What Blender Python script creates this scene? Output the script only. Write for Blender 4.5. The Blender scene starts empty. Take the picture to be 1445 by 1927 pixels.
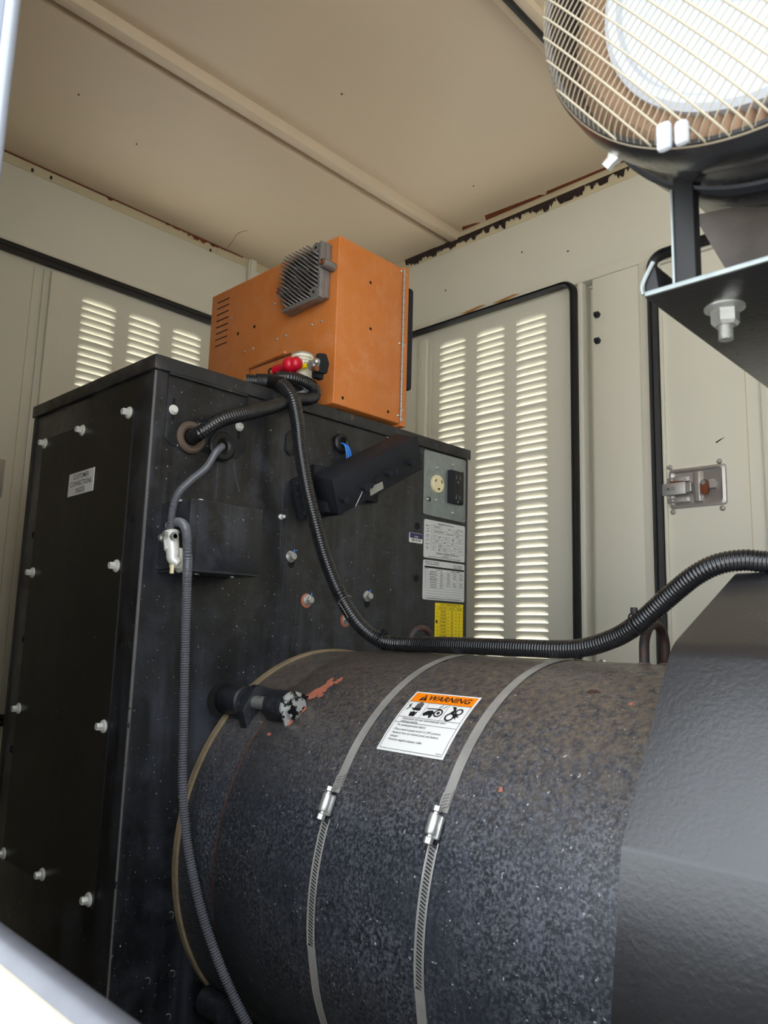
import bpy, bmesh, math, random
from math import sin, cos, pi, radians, sqrt, atan2, degrees
from mathutils import Vector as V, Matrix
random.seed(7)
S = bpy.context.scene
COL = S.collection
ZC = 0.95                      # camera height above the enclosure floor; all coordinates below are relative to the camera height

# ------------------------------------------------------------------ camera
FPX, YAW, PITCH, ROLL = 1447.885, .76554752, .15622081, .02816171
fw = V((-sin(YAW)*cos(PITCH), cos(YAW)*cos(PITCH), sin(PITCH)))
rt = fw.cross(V((0, 0, 1))).normalized(); up = rt.cross(fw)
rt2 = rt*cos(ROLL) + up*sin(ROLL); up2 = -rt*sin(ROLL) + up*cos(ROLL)
cd = bpy.data.cameras.new('camera'); cam = bpy.data.objects.new('camera', cd); COL.objects.link(cam)
m = Matrix((rt2, up2, -fw)).transposed().to_4x4(); m.translation = V((0, 0, ZC)); cam.matrix_world = m
cd.sensor_fit = 'VERTICAL'; cd.sensor_height = 24; cd.sensor_width = 18
cd.lens = FPX/1927*24; cd.clip_start = .02
cd.dof.use_dof = True; cd.dof.focus_distance = 1.2; cd.dof.aperture_fstop = 7.5
S.camera = cam

# ------------------------------------------------------------------ world, sun, exposure
w = bpy.data.worlds.new('world'); S.world = w; w.use_nodes = True
bg = w.node_tree.nodes['Background']; bg.inputs[0].default_value = (.87, .935, 1, 1); bg.inputs[1].default_value = 1.8
sd = bpy.data.lights.new('sun', 'SUN'); sun = bpy.data.objects.new('sun', sd); COL.objects.link(sun)
sd.energy = 12.0; sd.angle = radians(.6); sd.color = (1, .99, .96)
sun.rotation_euler = V((-.42, .50, .76)).to_track_quat('Z', 'Y').to_euler()
sun.location = (-2, 3, 5)
S.view_settings.view_transform = 'Standard'; S.view_settings.look = 'None'; S.view_settings.gamma = 1
S.view_settings.use_curve_mapping = False; S.view_settings.exposure = 1.28

# ------------------------------------------------------------------ helpers
def P(px, py, ax, v):
    """point where the sight line of a photo pixel meets the plane ax = v (used to measure places on known planes)"""
    d = fw*FPX + rt2*(px-722.5) - up2*(py-963.5)
    return d*(v/d['XYZ'.index(ax)])
CY, CZ = .9204, -.3198         # alternator axis
def C(x, th, r):               # point on alternator barrel, theta in degrees
    return V((x, CY + r*cos(radians(th)), CZ + r*sin(radians(th))))

def rgb(r, g, b):
    f = lambda c: (c/255/12.92 if c/255 <= .04045 else ((c/255+.055)/1.055)**2.4)
    return (f(r), f(g), f(b), 1)
MATS = {}
def mat(name, col, rough=.5, metal=0, vary=0, vscale=6, bump=0, bscale=300, streak=None, streak_amt=.5, streak_scale=(60, 60, 3),
        speck=None, speck_scale=260, speck_thr=.75, rvary=0, mottle=None, mottle_scale=110, mottle_amt=.7, patch=None, patch_scale=9, patch_thr=.62, coat=0, spec=.5, dust=None, dust_z=(0, 1), dust_amt=.6):
    mt = bpy.data.materials.new(name); mt.use_nodes = True; nt = mt.node_tree; N = nt.nodes; L = nt.links
    b = N['Principled BSDF']
    b.inputs['Roughness'].default_value = rough; b.inputs['Metallic'].default_value = metal
    b.inputs['Coat Weight'].default_value = coat; b.inputs['Coat Roughness'].default_value = rough*.9; b.inputs['Specular IOR Level'].default_value = spec
    geo = N.new('ShaderNodeNewGeometry'); pos = geo.outputs['Position']
    def noise(scale, det=4, vec=None, rough_=.55):
        n = N.new('ShaderNodeTexNoise'); n.inputs['Scale'].default_value = scale; n.inputs['Detail'].default_value = det
        n.inputs['Roughness'].default_value = rough_; L.new(vec or pos, n.inputs['Vector']); return n.outputs['Fac']
    def ramp(src, a, c):
        r = N.new('ShaderNodeMapRange'); r.inputs[1].default_value = a; r.inputs[2].default_value = c; L.new(src, r.inputs[0]); r.clamp = True; return r.outputs[0]
    def mul(a, k):
        n = N.new('ShaderNodeMath'); n.operation = 'MULTIPLY'; L.new(a, n.inputs[0])
        if isinstance(k, (int, float)): n.inputs[1].default_value = k
        else: L.new(k, n.inputs[1])
        return n.outputs[0]
    cur = None
    def mix(fac, c2):
        nonlocal cur
        n = N.new('ShaderNodeMix'); n.data_type = 'RGBA'; L.new(fac, n.inputs[0])
        if cur is None: n.inputs[6].default_value = col
        else: L.new(cur, n.inputs[6])
        n.inputs[7].default_value = c2; cur = n.outputs[2]
    if vary:
        mix(ramp(noise(vscale), .3, .7), tuple(c*(1-vary) for c in col[:3])+(1,))
    if mottle:
        mix(mul(mul(ramp(noise(mottle_scale, 5, None, .7), .44, .66), ramp(noise(7, 4), .25, .7)), mottle_amt), mottle)
    if streak:
        mp = N.new('ShaderNodeMapping'); mp.inputs['Scale'].default_value = streak_scale; L.new(pos, mp.inputs[0])
        f = mul(ramp(noise(1, 6, mp.outputs[0], .6), .45, .8), ramp(noise(4.5, 3), .38, .68)); mix(mul(f, streak_amt), streak)
    if dust:
        sx = N.new('ShaderNodeSeparateXYZ'); L.new(pos, sx.inputs[0])
        f = mul(mul(ramp(sx.outputs[2], dust_z[0]+ZC, dust_z[1]+ZC), ramp(noise(120, 5), .3, .75)), dust_amt); mix(f, dust)
    if patch:
        mix(ramp(noise(patch_scale, 8, None, .65), patch_thr, patch_thr+.03), patch)
    if speck:
        mix(mul(ramp(noise(speck_scale, 2), speck_thr, speck_thr+.05), .8), speck)
    if cur is not None: L.new(cur, b.inputs['Base Color'])
    else: b.inputs['Base Color'].default_value = col
    if rvary:
        r = N.new('ShaderNodeMapRange'); L.new(noise(vscale*2, 5), r.inputs[0]); r.inputs[1].default_value = .3; r.inputs[2].default_value = .7
        r.inputs[3].default_value = rough-rvary; r.inputs[4].default_value = rough+rvary; L.new(r.outputs[0], b.inputs['Roughness'])
    if bump:
        bn = N.new('ShaderNodeBump'); bn.inputs['Strength'].default_value = bump; bn.inputs['Distance'].default_value = .001
        L.new(noise(bscale, 3), bn.inputs['Height']); L.new(bn.outputs[0], b.inputs['Normal'])
    MATS[name] = mt; return mt

class MB:
    def __init__(s): s.v = []; s.f = []
    def add(s, vs, fs):
        o = len(s.v); s.v += [V(p) for p in vs]; s.f += [tuple(i+o for i in f) for f in fs]; return s
    def frombm(s, bm):
        bm.verts.index_update(); s.add([x.co.copy() for x in bm.verts], [[x.index for x in f.verts] for f in bm.faces]); bm.free(); return s
    def box(s, a, b, bev=0, seg=2, M=None):
        a, b = V(a), V(b); lo = V(map(min, a, b)); hi = V(map(max, a, b))
        bm = bmesh.new(); bmesh.ops.create_cube(bm, size=1)
        for x in bm.verts: x.co = V(((hi[i]-lo[i])*x.co[i] + (hi[i]+lo[i])/2 for i in range(3)))
        if bev: bmesh.ops.bevel(bm, geom=bm.edges[:], offset=bev, segments=seg, profile=.5, affect='EDGES')
        if M is not None: bmesh.ops.transform(bm, matrix=M, verts=bm.verts)
        return s.frombm(bm)
    def cyl(s, p0, p1, r, r1=None, n=16, cap=True, rot=0):
        p0, p1 = V(p0), V(p1); r1 = r if r1 is None else r1
        return s.lathe(p0, (p1-p0), [(0, 0), (r, 0), (r1, 1), (0, 1)] if cap else [(r, 0), (r1, 1)], n, rot)
    def lathe(s, p, ax, prof, n=24, rot=0):
        """prof: list of (radius, t) with t along ax"""
        p, ax = V(p), V(ax); d = ax.normalized(); e = (V((0, 0, 1)) if abs(d.z) < .9 else V((1, 0, 0))); a = d.cross(e).normalized(); b = d.cross(a)
        vs = []; fs = []; rows = []
        for r, t in prof:
            if r <= 1e-7: rows.append([len(vs)]); vs.append(p+ax*t)
            else:
                rows.append(list(range(len(vs), len(vs)+n)))
                for i in range(n):
                    w_ = 2*pi*i/n+rot; vs.append(p+ax*t+(a*cos(w_)+b*sin(w_))*r)
        for A, B in zip(rows, rows[1:]):
            for i in range(n):
                j = (i+1) % n
                if len(A) == 1 and len(B) == 1: continue
                if len(A) == 1: fs.append((A[0], B[j], B[i]))
                elif len(B) == 1: fs.append((A[i], A[j], B[0]))
                else: fs.append((A[i], A[j], B[j], B[i]))
        return s.add(vs, fs)
    def prism(s, poly, d, bev=0):
        """poly: list of 3D points, extruded by vector d"""
        n = len(poly); d = V(d); poly = [V(p) for p in poly]
        bm = bmesh.new(); A = [bm.verts.new(p) for p in poly]; B = [bm.verts.new(p+d) for p in poly]
        bm.faces.new(A); bm.faces.new(B[::-1])
        for i in range(n): bm.faces.new((A[i], B[i], B[(i+1) % n], A[(i+1) % n]))
        bmesh.ops.recalc_face_normals(bm, faces=bm.faces)
        if bev: bmesh.ops.bevel(bm, geom=bm.edges[:], offset=bev, segments=2, profile=.5, affect='EDGES')
        return s.frombm(bm)
    def tube(s, pts, r, n=10, corr=0, pitch=.005, cap=True, slit=0):
        """smooth tube through pts; r number or list; corr = corrugation depth"""
        pts = [V(p) for p in pts]; rr = r if isinstance(r, (list, tuple)) else [r]*len(pts)
        path = []
        K = len(pts)
        if K > 2:
            for i in range(K-1):
                p0, p1, p2, p3 = pts[max(i-1, 0)], pts[i], pts[i+1], pts[min(i+2, K-1)]
                for k in range(10):
                    t = k/10
                    path.append((.5*((2*p1)+(p2-p0)*t+(2*p0-5*p1+4*p2-p3)*t*t+(3*p1-p0-3*p2+p3)*t**3), rr[i]*(1-t)+rr[i+1]*t))
            path.append((pts[-1], rr[-1]))
        else: path = [(pts[0], rr[0]), (pts[1], rr[1])]
        if corr:
            acc = [0]
            for i in range(1, len(path)): acc.append(acc[-1]+(path[i][0]-path[i-1][0]).length)
            tot = acc[-1]; q = []; st = pitch/4; j = 0; k = 0; lv = (0, -corr*.5, -corr, -corr*.5)
            while k*st < tot:
                while acc[j+1] < k*st: j += 1
                t = (k*st-acc[j])/max(acc[j+1]-acc[j], 1e-9)
                q.append((path[j][0].lerp(path[j+1][0], t), path[j][1]*(1-t)+path[j+1][1]*t+lv[k % 4])); k += 1
            path = q
        vs = []; fs = []; nrm = None
        for i, (p, rad) in enumerate(path):
            t = (path[min(i+1, len(path)-1)][0]-path[max(i-1, 0)][0]).normalized()
            if nrm is None: nrm = t.cross(V((0.31, .17, .93))).normalized()
            nrm = (nrm-t*nrm.dot(t)).normalized(); bi = t.cross(nrm)
            for k in range(n):
                a = 2*pi*k/n; vs.append(p+(nrm*cos(a)+bi*sin(a))*rad)
        for i in range(len(path)-1):
            for k in range(n):
                a = i*n+k; b = i*n+(k+1) % n; fs.append((a, b, b+n, a+n))
        if cap: fs.append(tuple(range(n))[::-1]); fs.append(tuple(range(len(vs)-n, len(vs))))
        return s.add(vs, fs)
    def torus(s, c, ax, R, r, n=32, k=10, a0=0, a1=2*pi, e=None):
        c, ax = V(c), V(ax).normalized(); e = e or (V((0, 0, 1)) if abs(ax.z) < .9 else V((1, 0, 0))); a = ax.cross(V(e)).normalized(); b = ax.cross(a)
        full = abs(a1-a0-2*pi) < 1e-6; m = n if full else n+1; vs = []; fs = []
        for i in range(m):
            t = a0+(a1-a0)*i/n; d = a*cos(t)+b*sin(t)
            for j in range(k): u = 2*pi*j/k; vs.append(c+d*(R+r*cos(u))+ax*r*sin(u))
        for i in range(n):
            i2 = (i+1) % m if full else i+1
            for j in range(k): fs.append((i*k+j, i*k+(j+1) % k, i2*k+(j+1) % k, i2*k+j))
        return s.add(vs, fs)
    def ball(s, c, r, sc=(1, 1, 1), u=14, w_=10):
        bm = bmesh.new(); bmesh.ops.create_uvsphere(bm, u_segments=u, v_segments=w_, radius=r)
        for x in bm.verts: x.co = V((x.co[i]*sc[i]+c[i] for i in range(3)))
        return s.frombm(bm)
    def hexb(s, p, ax, h=.008, r=.006, rf=.009, tf=.0025, wash=0):
        """flange bolt head standing on p along ax; wash = washer radius"""
        p, ax = V(p), V(ax).normalized()
        if wash: s.cyl(p, p+ax*.0012, wash, n=20); p = p+ax*.0012
        s.lathe(p, ax, [(0, 0), (rf, 0), (rf, tf*.5), (r, tf), (0, tf)], 20)
        s.lathe(p+ax*tf, ax, [(r, 0), (r, h-.001), (r*.86, h), (0, h)], 6); return s
    def grid(s, fn, nu, nv):
        o = [fn(i/nu, j/nv) for i in range(nu+1) for j in range(nv+1)]
        return s.add(o, [(i*(nv+1)+j, (i+1)*(nv+1)+j, (i+1)*(nv+1)+j+1, i*(nv+1)+j+1) for i in range(nu) for j in range(nv)])
    def mesh(s, name, mt, org, ang=.6, flip=False):
        me = bpy.data.meshes.new(name); me.from_pydata([tuple(p-org) for p in s.v], [], s.f[:] if not flip else [f[::-1] for f in s.f]); me.validate()
        bm = bmesh.new(); bm.from_mesh(me); bmesh.ops.recalc_face_normals(bm, faces=bm.faces); bm.to_mesh(me); bm.free()
        if me.polygons: me.polygons.foreach_set('use_smooth', [True]*len(me.polygons)); me.set_sharp_from_angle(angle=ang)
        me.materials.append(mt); return me

ORG = {}
def thing(name, label, cat, loc, group=None, kind=None):
    o = bpy.data.objects.new(name, None); COL.objects.link(o); o.empty_display_size = .05
    loc = V(loc); o.location = loc+V((0, 0, ZC)); ORG[o] = loc
    if label: o['label'] = label
    if cat: o['category'] = cat
    if group: o['group'] = group
    if kind: o['kind'] = kind
    return o
def pieces(mb):
    par = list(range(len(mb.v)))
    def fd(i):
        while par[i] != i: par[i] = par[par[i]]; i = par[i]
        return i
    for f in mb.f:
        for i in f[1:]: par[fd(i)] = fd(f[0])
    comp = {}
    for f in mb.f: comp.setdefault(fd(f[0]), []).append(f)
    out = []
    for fs in comp.values():
        m_ = MB(); idx = {}
        for f in fs:
            for i in f: idx.setdefault(i, len(idx))
        m_.v = [None]*len(idx)
        for i, k in idx.items(): m_.v[k] = mb.v[i]
        m_.f = [tuple(idx[i] for i in f) for f in fs]; out.append(m_)
    return out
def parts(name, mb, mt, parent, **k):
    for m_ in pieces(mb): part(name, m_, mt, parent, **k)
def part(name, mb, mt, parent=None, label=None, cat=None, group=None, kind=None, ang=.6):
    if parent is not None: org = ORG[parent]; loc = V((0, 0, 0))
    else:
        lo = V([min(p[i] for p in mb.v) for i in range(3)]); hi = V([max(p[i] for p in mb.v) for i in range(3)])
        org = V(((lo.x+hi.x)/2, (lo.y+hi.y)/2, lo.z)); loc = org+V((0, 0, ZC))
    o = bpy.data.objects.new(name, mb.mesh(name, mt, org, ang)); COL.objects.link(o); o.parent = parent; o.location = loc; ORG[o] = org
    if label: o['label'] = label
    if cat: o['category'] = cat
    if group: o['group'] = group
    if kind: o['kind'] = kind
    return o
def inst(name, me, p, parent, rot=None, label=None):
    o = bpy.data.objects.new(name, me); COL.objects.link(o); o.parent = parent; o.location = V(p)-ORG[parent]
    if rot: o.rotation_euler = rot
    ORG[o] = V(p)
    if label: o['label'] = label
    return o
def struct(name, mb, mt, **k): return part(name, mb, mt, kind='structure', **k)

def text_verts(body, size, bold=0, shear=0, align='CENTER', sx=1):
    cu = bpy.data.curves.new('t', 'FONT'); cu.body = body; cu.size = size; cu.offset = bold*size; cu.shear = shear; cu.align_x = align; cu.align_y = 'CENTER'
    cu.resolution_u = 3; o = bpy.data.objects.new('t', cu); me = bpy.data.meshes.new_from_object(o)
    vs = [(p.co.x*sx, p.co.y) for p in me.vertices]; fs = [tuple(f.vertices) for f in me.polygons]
    bpy.data.objects.remove(o); bpy.data.curves.remove(cu); bpy.data.meshes.remove(me); return vs, fs
def write(mb, body, size, x, y, fn, **k):
    vs, fs = text_verts(body, size, **k); mb.add([fn(x+a, y+b) for a, b in vs], fs)
def rect(mb, x0, y0, x1, y1, fn, n=1):
    for i in range(n):
        a = x0+(x1-x0)*i/n; b = x0+(x1-x0)*(i+1)/n
        mb.add([fn(a, y0), fn(b, y0), fn(b, y1), fn(a, y1)], [(0, 1, 2, 3)])
def poly(mb, pts, fn): mb.add([fn(*p) for p in pts], [tuple(range(len(pts)))])
def frame(mb, x0, y0, x1, y1, t, fn):
    rect(mb, x0, y0, x1, y0+t, fn); rect(mb, x0, y1-t, x1, y1, fn); rect(mb, x0, y0, x0+t, y1, fn); rect(mb, x1-t, y0, x1, y1, fn)
def rpoly(pts, r, seg=4):
    """2D polygon with rounded corners (r number or list)"""
    out = []; n = len(pts)
    for i in range(n):
        p = V(pts[i]); a = V(pts[i-1])-p; b = V(pts[(i+1) % n])-p; ri = r[i] if isinstance(r, (list, tuple)) else r
        if ri <= 0: out.append(tuple(p)); continue
        ang = a.angle(b); t = min(ri/math.tan(ang/2), a.length*.45, b.length*.45)
        A = p+a.normalized()*t; B = p+b.normalized()*t
        for k in range(seg+1):
            u = k/seg; out.append(tuple((1-u)**2*A+2*u*(1-u)*p+u*u*B))
    return out

# ------------------------------------------------------------------ materials
cream = mat('cream_paint', rgb(213, 209, 193), .38, vary=.05, vscale=3, bump=.05, bscale=500, rvary=.06, speck=rgb(70, 55, 40), speck_scale=75, speck_thr=.80)
ceilm = mat('ceiling_paint', rgb(212, 193, 168), .5, vary=.06, vscale=2.5, bump=.05, bscale=400, speck=rgb(70, 55, 40), speck_scale=70, speck_thr=.80)
rubber = mat('black_rubber', rgb(13, 13, 17), .5, vary=.3, bump=.2, bscale=200)
black = mat('black_enamel', rgb(17, 18, 21), .34, vary=.3, vscale=5, rvary=.09, bump=.12, bscale=450, streak=rgb(88, 93, 106), streak_amt=.6, streak_scale=(28, 28, 2.2), mottle=rgb(66, 70, 82), mottle_scale=22, mottle_amt=.5,
            speck=rgb(190, 190, 185), speck_scale=210, speck_thr=.70)
blackp = mat('black_enamel_plain', rgb(27, 27, 28), .36, vary=.2, vscale=4, rvary=.06, bump=.08, bscale=450, streak=rgb(62, 62, 64), streak_amt=.35,
             speck=rgb(170, 165, 160), speck_scale=170, speck_thr=.735)
lidm = mat('dusty_black_enamel', rgb(34, 34, 37), .42, vary=.3, vscale=20, rvary=.08, bump=.3, bscale=250, patch=rgb(92, 74, 56), patch_scale=30, patch_thr=.63, streak=rgb(110, 108, 110), streak_amt=.9, streak_scale=(30, 30, 30), speck=rgb(190, 185, 175), speck_scale=200, speck_thr=.74)
lugm = mat('smooth_black_iron', rgb(32, 34, 40), .4, vary=.3, vscale=30, bump=.3, bscale=300, mottle=rgb(84, 86, 92), mottle_scale=120, mottle_amt=.5, speck=rgb(150, 148, 140), speck_scale=230, speck_thr=.70)
edgem = mat('worn_bare_edge', rgb(120, 118, 118), .4, metal=.4, patch=rgb(35, 35, 38), patch_scale=25, patch_thr=.6)
barrelm = mat('crinkled_black_iron', rgb(42, 45, 53), .42, vary=.35, vscale=14, bump=.55, bscale=330, rvary=.08, dust=rgb(128, 112, 92), dust_z=(-.22, -.03), dust_amt=.95,
              mottle=rgb(118, 121, 128), mottle_scale=260, mottle_amt=.85, speck=rgb(186, 187, 190), speck_scale=230, speck_thr=.69, streak=rgb(92, 97, 112), streak_amt=.45, streak_scale=(70, 70, 16))
guardm = mat('guard_black_paint', rgb(30, 30, 33), .29, coat=.7, vary=.12, vscale=8, bump=.30, bscale=230, rvary=.04)
orange = mat('orange_paint', rgb(210, 122, 54), .42, mottle=rgb(226, 166, 126), mottle_scale=28, mottle_amt=.35, vary=.10, vscale=6, rvary=.08, streak=rgb(226, 160, 112), streak_amt=.5, streak_scale=(40, 40, 5), bump=.06, bscale=500, speck=rgb(120, 62, 30), speck_scale=150, speck_thr=.76)
alu = mat('cast_aluminium', rgb(150, 147, 146), .5, metal=.55, vary=.25, vscale=60, bump=.5, bscale=500)
zinc = mat('zinc_plate', rgb(196, 196, 192), .34, metal=.75, vary=.15, vscale=60, rvary=.1)
galv = mat('galvanised_plate', rgb(150, 158, 158), .42, metal=.55, vary=.2, vscale=50, rvary=.08)
whitebolt = mat('pale_zinc_bolt', rgb(226, 226, 220), .4, metal=.25, vary=.1, vscale=100)
steel = mat('stainless_steel', rgb(176, 172, 168), .42, metal=.75)
rust = mat('rust', rgb(128, 62, 26), .8, vary=.5, vscale=60, bump=.5)
darkrust = mat('flaked_rust', rgb(44, 26, 18), .9, vary=.5, vscale=50, bump=.8, bscale=300)
tan = mat('tan_gasket', rgb(146, 128, 100), .85, vary=.3, vscale=60, bump=.6, bscale=400)
hose = mat('black_conduit', rgb(27, 28, 31), .22, vary=.2, vscale=30, coat=.4)
loom = mat('grey_split_loom', rgb(100, 101, 108), .28, vary=.15, vscale=40)
plastic = mat('black_plastic', rgb(36, 38, 44), .6, spec=.25, vary=.2, vscale=20, rvary=.05, speck=rgb(120, 120, 120), speck_scale=220, speck_thr=.76, bump=.06)
white = mat('white_label', rgb(232, 231, 228), .45, vary=.03)
greyl = mat('silver_label', rgb(205, 207, 207), .4, vary=.05)
rubblk = mat('flat_black_steel', rgb(9, 9, 11), .6)
ink = mat('black_ink', rgb(22, 22, 24), .5)
yellow = mat('yellow_label', rgb(240, 214, 20), .5)
navy = mat('navy_label', rgb(44, 40, 84), .5)
orangel = mat('orange_label', rgb(248, 132, 0), .5)
cond_cream = mat('cream_plastic', rgb(232, 220, 180), .35)
red = mat('red_rubber', rgb(205, 16, 44), .32, vary=.15, vscale=60)
yel = mat('yellow_plastic', rgb(240, 212, 20), .4)
blue = mat('blue_wire', rgb(44, 128, 220), .4)
brownrub = mat('brown_rubber', rgb(96, 80, 68), .6, vary=.2, vscale=40)
copper = mat('dark_copper', rgb(140, 90, 66), .4, metal=.6)
primer = mat('red_primer', rgb(178, 104, 82), .75, vary=.15, vscale=80, bump=.3)
primdk = mat('rusty_steel', rgb(84, 60, 54), .6, metal=.2, vary=.4, vscale=60, bump=.4, patch=rgb(60, 58, 58), patch_scale=40, patch_thr=.52)
strapm = mat('dull_stainless_band', rgb(178, 175, 170), .4, metal=.35, vary=.3, vscale=25, rvary=.1)
flaked = mat('flaked_black_on_zinc', rgb(190, 192, 190), .4, metal=.5, patch=rgb(22, 22, 24), patch_scale=65, patch_thr=.5)
dark = mat('dark_opening', rgb(6, 6, 7), .9)
meshw = mat('cream_wire', rgb(156, 145, 124), .4, vary=.1)
pleat = mat('tan_filter_paper', rgb(172, 142, 116), .85, vary=.2, vscale=60)
capw = mat('white_urethane', rgb(176, 180, 188), .55, vary=.05, bump=.4, bscale=120)
concrete = mat('concrete', rgb(178, 177, 172), .9, vary=.15, vscale=3)
sealgrey = mat('grey_edge_trim', rgb(98, 99, 106), .4, metal=.3, vary=.25, vscale=25)
rustseam = mat('stained_flange', rgb(196, 182, 150), .5, vary=.1, vscale=20, patch=rgb(116, 66, 36), patch_scale=11, patch_thr=.66)

H, A, B = 1.146, 1.897, 1.65
# ------------------------------------------------------------------ ground and shell
g = MB(); g.box((-14, -14, -1.35), (14, 14, -1.30)); struct('ground', g, concrete)
g = MB(); g.box((-A-.03, .17, -ZC-.05), (1.5, B+.05, -ZC)); struct('floor', g, cream)
# ceiling: lower panel, hat rib, upper panel, right-hand hatch frame
g = MB()
g.box((-A-.04, .17, H), (-1.397, B+.04, H+.055))
g.box((-1.3965, .17, H-.0015), (-1.36, B+.04, H+.055))
g.box((-1.36, .17, H+.020), (-1.34, B+.04, H+.055))
g.box((-1.34, .17, H-.004), (-1.312, B+.04, H+.055), .003)
g.box((-1.312, .17, H+.022), (-.737, B+.04, H+.055))
g.box((-.737, .17, H+.000), (-.690, B+.04, H+.055), .002)
g.box((-.690, .17, H+.016), (1.55, B+.04, H+.055))
struct('ceiling', g, ceilm)
g = MB(); g.box((-.719, .17, H-.008), (-.708, B-.02, H+.001), .002); struct('trim_1', g, rubber)
g = MB(); g.box((-A-.06, .1, H+.056), (1.6, B+.1, H+.08)); struct('roof', g, cream)
g = MB(); g.box((-1.3977, .17, H-.0006), (-1.3969, B-.01, H+.0005)); part('panel_seam', g, rustseam, bpy.data.objects['ceiling'])
# chips in the ceiling paint and the hairline crack
g = MB(); crack = [P(x, y, 'Z', H-.0006) for x, y in ((428, 466), (436, 456), (442, 447), (447, 440), (455, 436), (466, 434))]
g.tube(crack, .0006, n=4); part('paint_crack', g, rust, bpy.data.objects['ceiling'])
g = MB()
for x, y in ((643, 177), (891, 350), (257, 271), (148, 178)):
    p = P(x, y, 'Z', H+.0215 if x > 500 else H-.0006); g.cyl(p, p-V((0, 0, .0008)), .0022, n=6)
parts('paint_chip', g, darkrust, bpy.data.objects['ceiling'])

def seal_path(Yw, u0, u1, z0, z1, r, axis):
    """closed rounded rectangle centre line in wall plane"""
    out = []
    for cx, cz_, a0 in ((u0+r, z1-r, 90), (u0+r, z0+r, 180), (u1-r, z0+r, 270), (u1-r, z1-r, 0)):
        for k in range(7):
            a = radians(a0+90*k/6); out.append((cx+r*cos(a), cz_+r*sin(a)))
    return out
def seal(parent, u0, u1, z0, z1, wd, dp, base, axis, inward, name='door_seal'):
    pts = seal_path(0, u0, u1, z0, z1, .03, axis); n = len(pts); prof = [(-wd/2, 0), (-wd/2, dp*.7), (-wd*.18, dp), (wd*.05, dp*.78), (wd*.2, dp*.95), (wd/2, dp*.6), (wd/2, 0)]
    vs = []; fs = []; k = len(prof); cu, cz_ = (u0+u1)/2, (z0+z1)/2
    for i in range(n):
        a, b, c = V(pts[i-1]), V(pts[i]), V(pts[(i+1) % n]); t = (c-a).normalized(); nn = V((t.y, -t.x))
        for w_, d_ in prof:
            q = b+nn*w_; vs.append(V((q.x, base-d_*inward, q.y)) if axis == 'Y' else V((base+d_*inward, q.x, q.y)))
    for i in range(n):
        for j in range(k-1): fs.append((i*k+j, i*k+j+1, ((i+1) % n)*k+j+1, ((i+1) % n)*k+j))
    mb = MB().add(vs, fs); return part(name, mb, rubber, parent)

# louvre: scoop pressed outwards, open along its lower edge; local x along the slot, y outwards, z up
LW, LH, LD = .095, .0168, .0105
def louver_mesh(axis, rot):
    mb = MB()
    def fn(u, v):
        s_ = 2*u-1; e = max(0, 1-abs(s_)**5)
        top = LH*(1-.28*abs(s_)**4*(1)) ; z = top*(1-v)
        d = LD*(v**1.35)*e
        x = (u-.5)*LW
        return V((x, d, z-.0012*v*e)) if axis == 'Y' else V((-d, x, z-.0012*v*e))
    mb.grid(fn, 16, 7)
    # top corners of the slot not covered by the rounded scoop
    return mb.mesh('louver', cream, V((0, 0, 0)), ang=1.5)
def door_panel(name, axis, base, u0, u1, z0, z1, cols, tops):
    """cols: list of slot-start u; tops: list of slot bottom z"""
    mb = MB(); pt = (lambda u, z: V((u, base, z))) if axis == 'Y' else (lambda u, z: V((base, u, z)))
    def rc(a, c, b, d):
        if b > a and d > c: mb.add([pt(a, c), pt(b, c), pt(b, d), pt(a, d)], [(0, 1, 2, 3)])
    prev = u0
    for c in cols:
        rc(prev, z0, c, z1)
        zs = sorted(tops); q = z0
        for z in zs: rc(c, q, c+LW, z); q = z+LH
        rc(c, q, c+LW, z1); prev = c+LW
        for z in tops:  # rounded top corners
            for s_, e_ in ((0, 1), (1, -1)):
                k = 5; pts = []
                for i in range(k+1):
                    ss = 1-i*(1/16*2)*1.0
                    zz = LH*(1-.28*abs(ss)**4); uu = (1-ss)/2*LW
                    pts.append((c+uu if s_ == 0 else c+LW-uu, z+zz))
                pts.append((c+(5*LW/16)*(1) if s_ == 0 else c+LW-5*LW/16, z+LH)); pts.append((c if s_ == 0 else c+LW, z+LH))
                mb.add([pt(*p) for p in pts], [tuple(range(len(pts)))])
    rc(prev, z0, u1, z1)
    d = struct(name, mb, cream)
    return d

# ---- right wall (far side of enclosure)
g = MB()
g.box((-A-.04, B, .916), (1.5, B+.03, 1.118), .0015)                      # header
g.box((-A-.04, B-.004, .886), (1.5, B+.03, .9155), .001)                  # strip above the doors
g.box((-.927, B-.004, -ZC), (-.914, B+.03, .886), .001)
g.box((-.914, B+.040, -ZC), (-.888, B+.05, .886)); g.box((-.925, B+.0295, .8815), (-.880, B+.05, .95)); g.box((-.918, B+.02, -ZC), (-.9145, B+.05, .886)); g.box((-.8875, B+.02, -ZC), (-.884, B+.05, .886))
g.box((-.888, B, -ZC), (-.765, B+.03, .886), .001)
g.box((-.765, B-.004, -ZC), (-.741, B+.03, .886), .001)
g.box((-A-.04, B-.004, -ZC), (-1.80, B+.03, .886), .001)
g.box((.05, B-.004, -ZC), (1.5, B+.03, .886), .001)
g.box((-1.80, B-.004, -ZC), (-.927, B+.03, -.30), .001); g.box((-.741, B-.004, -ZC), (.05, B+.03, -.30), .001)
wr = struct('wall_right', g, cream)
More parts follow.
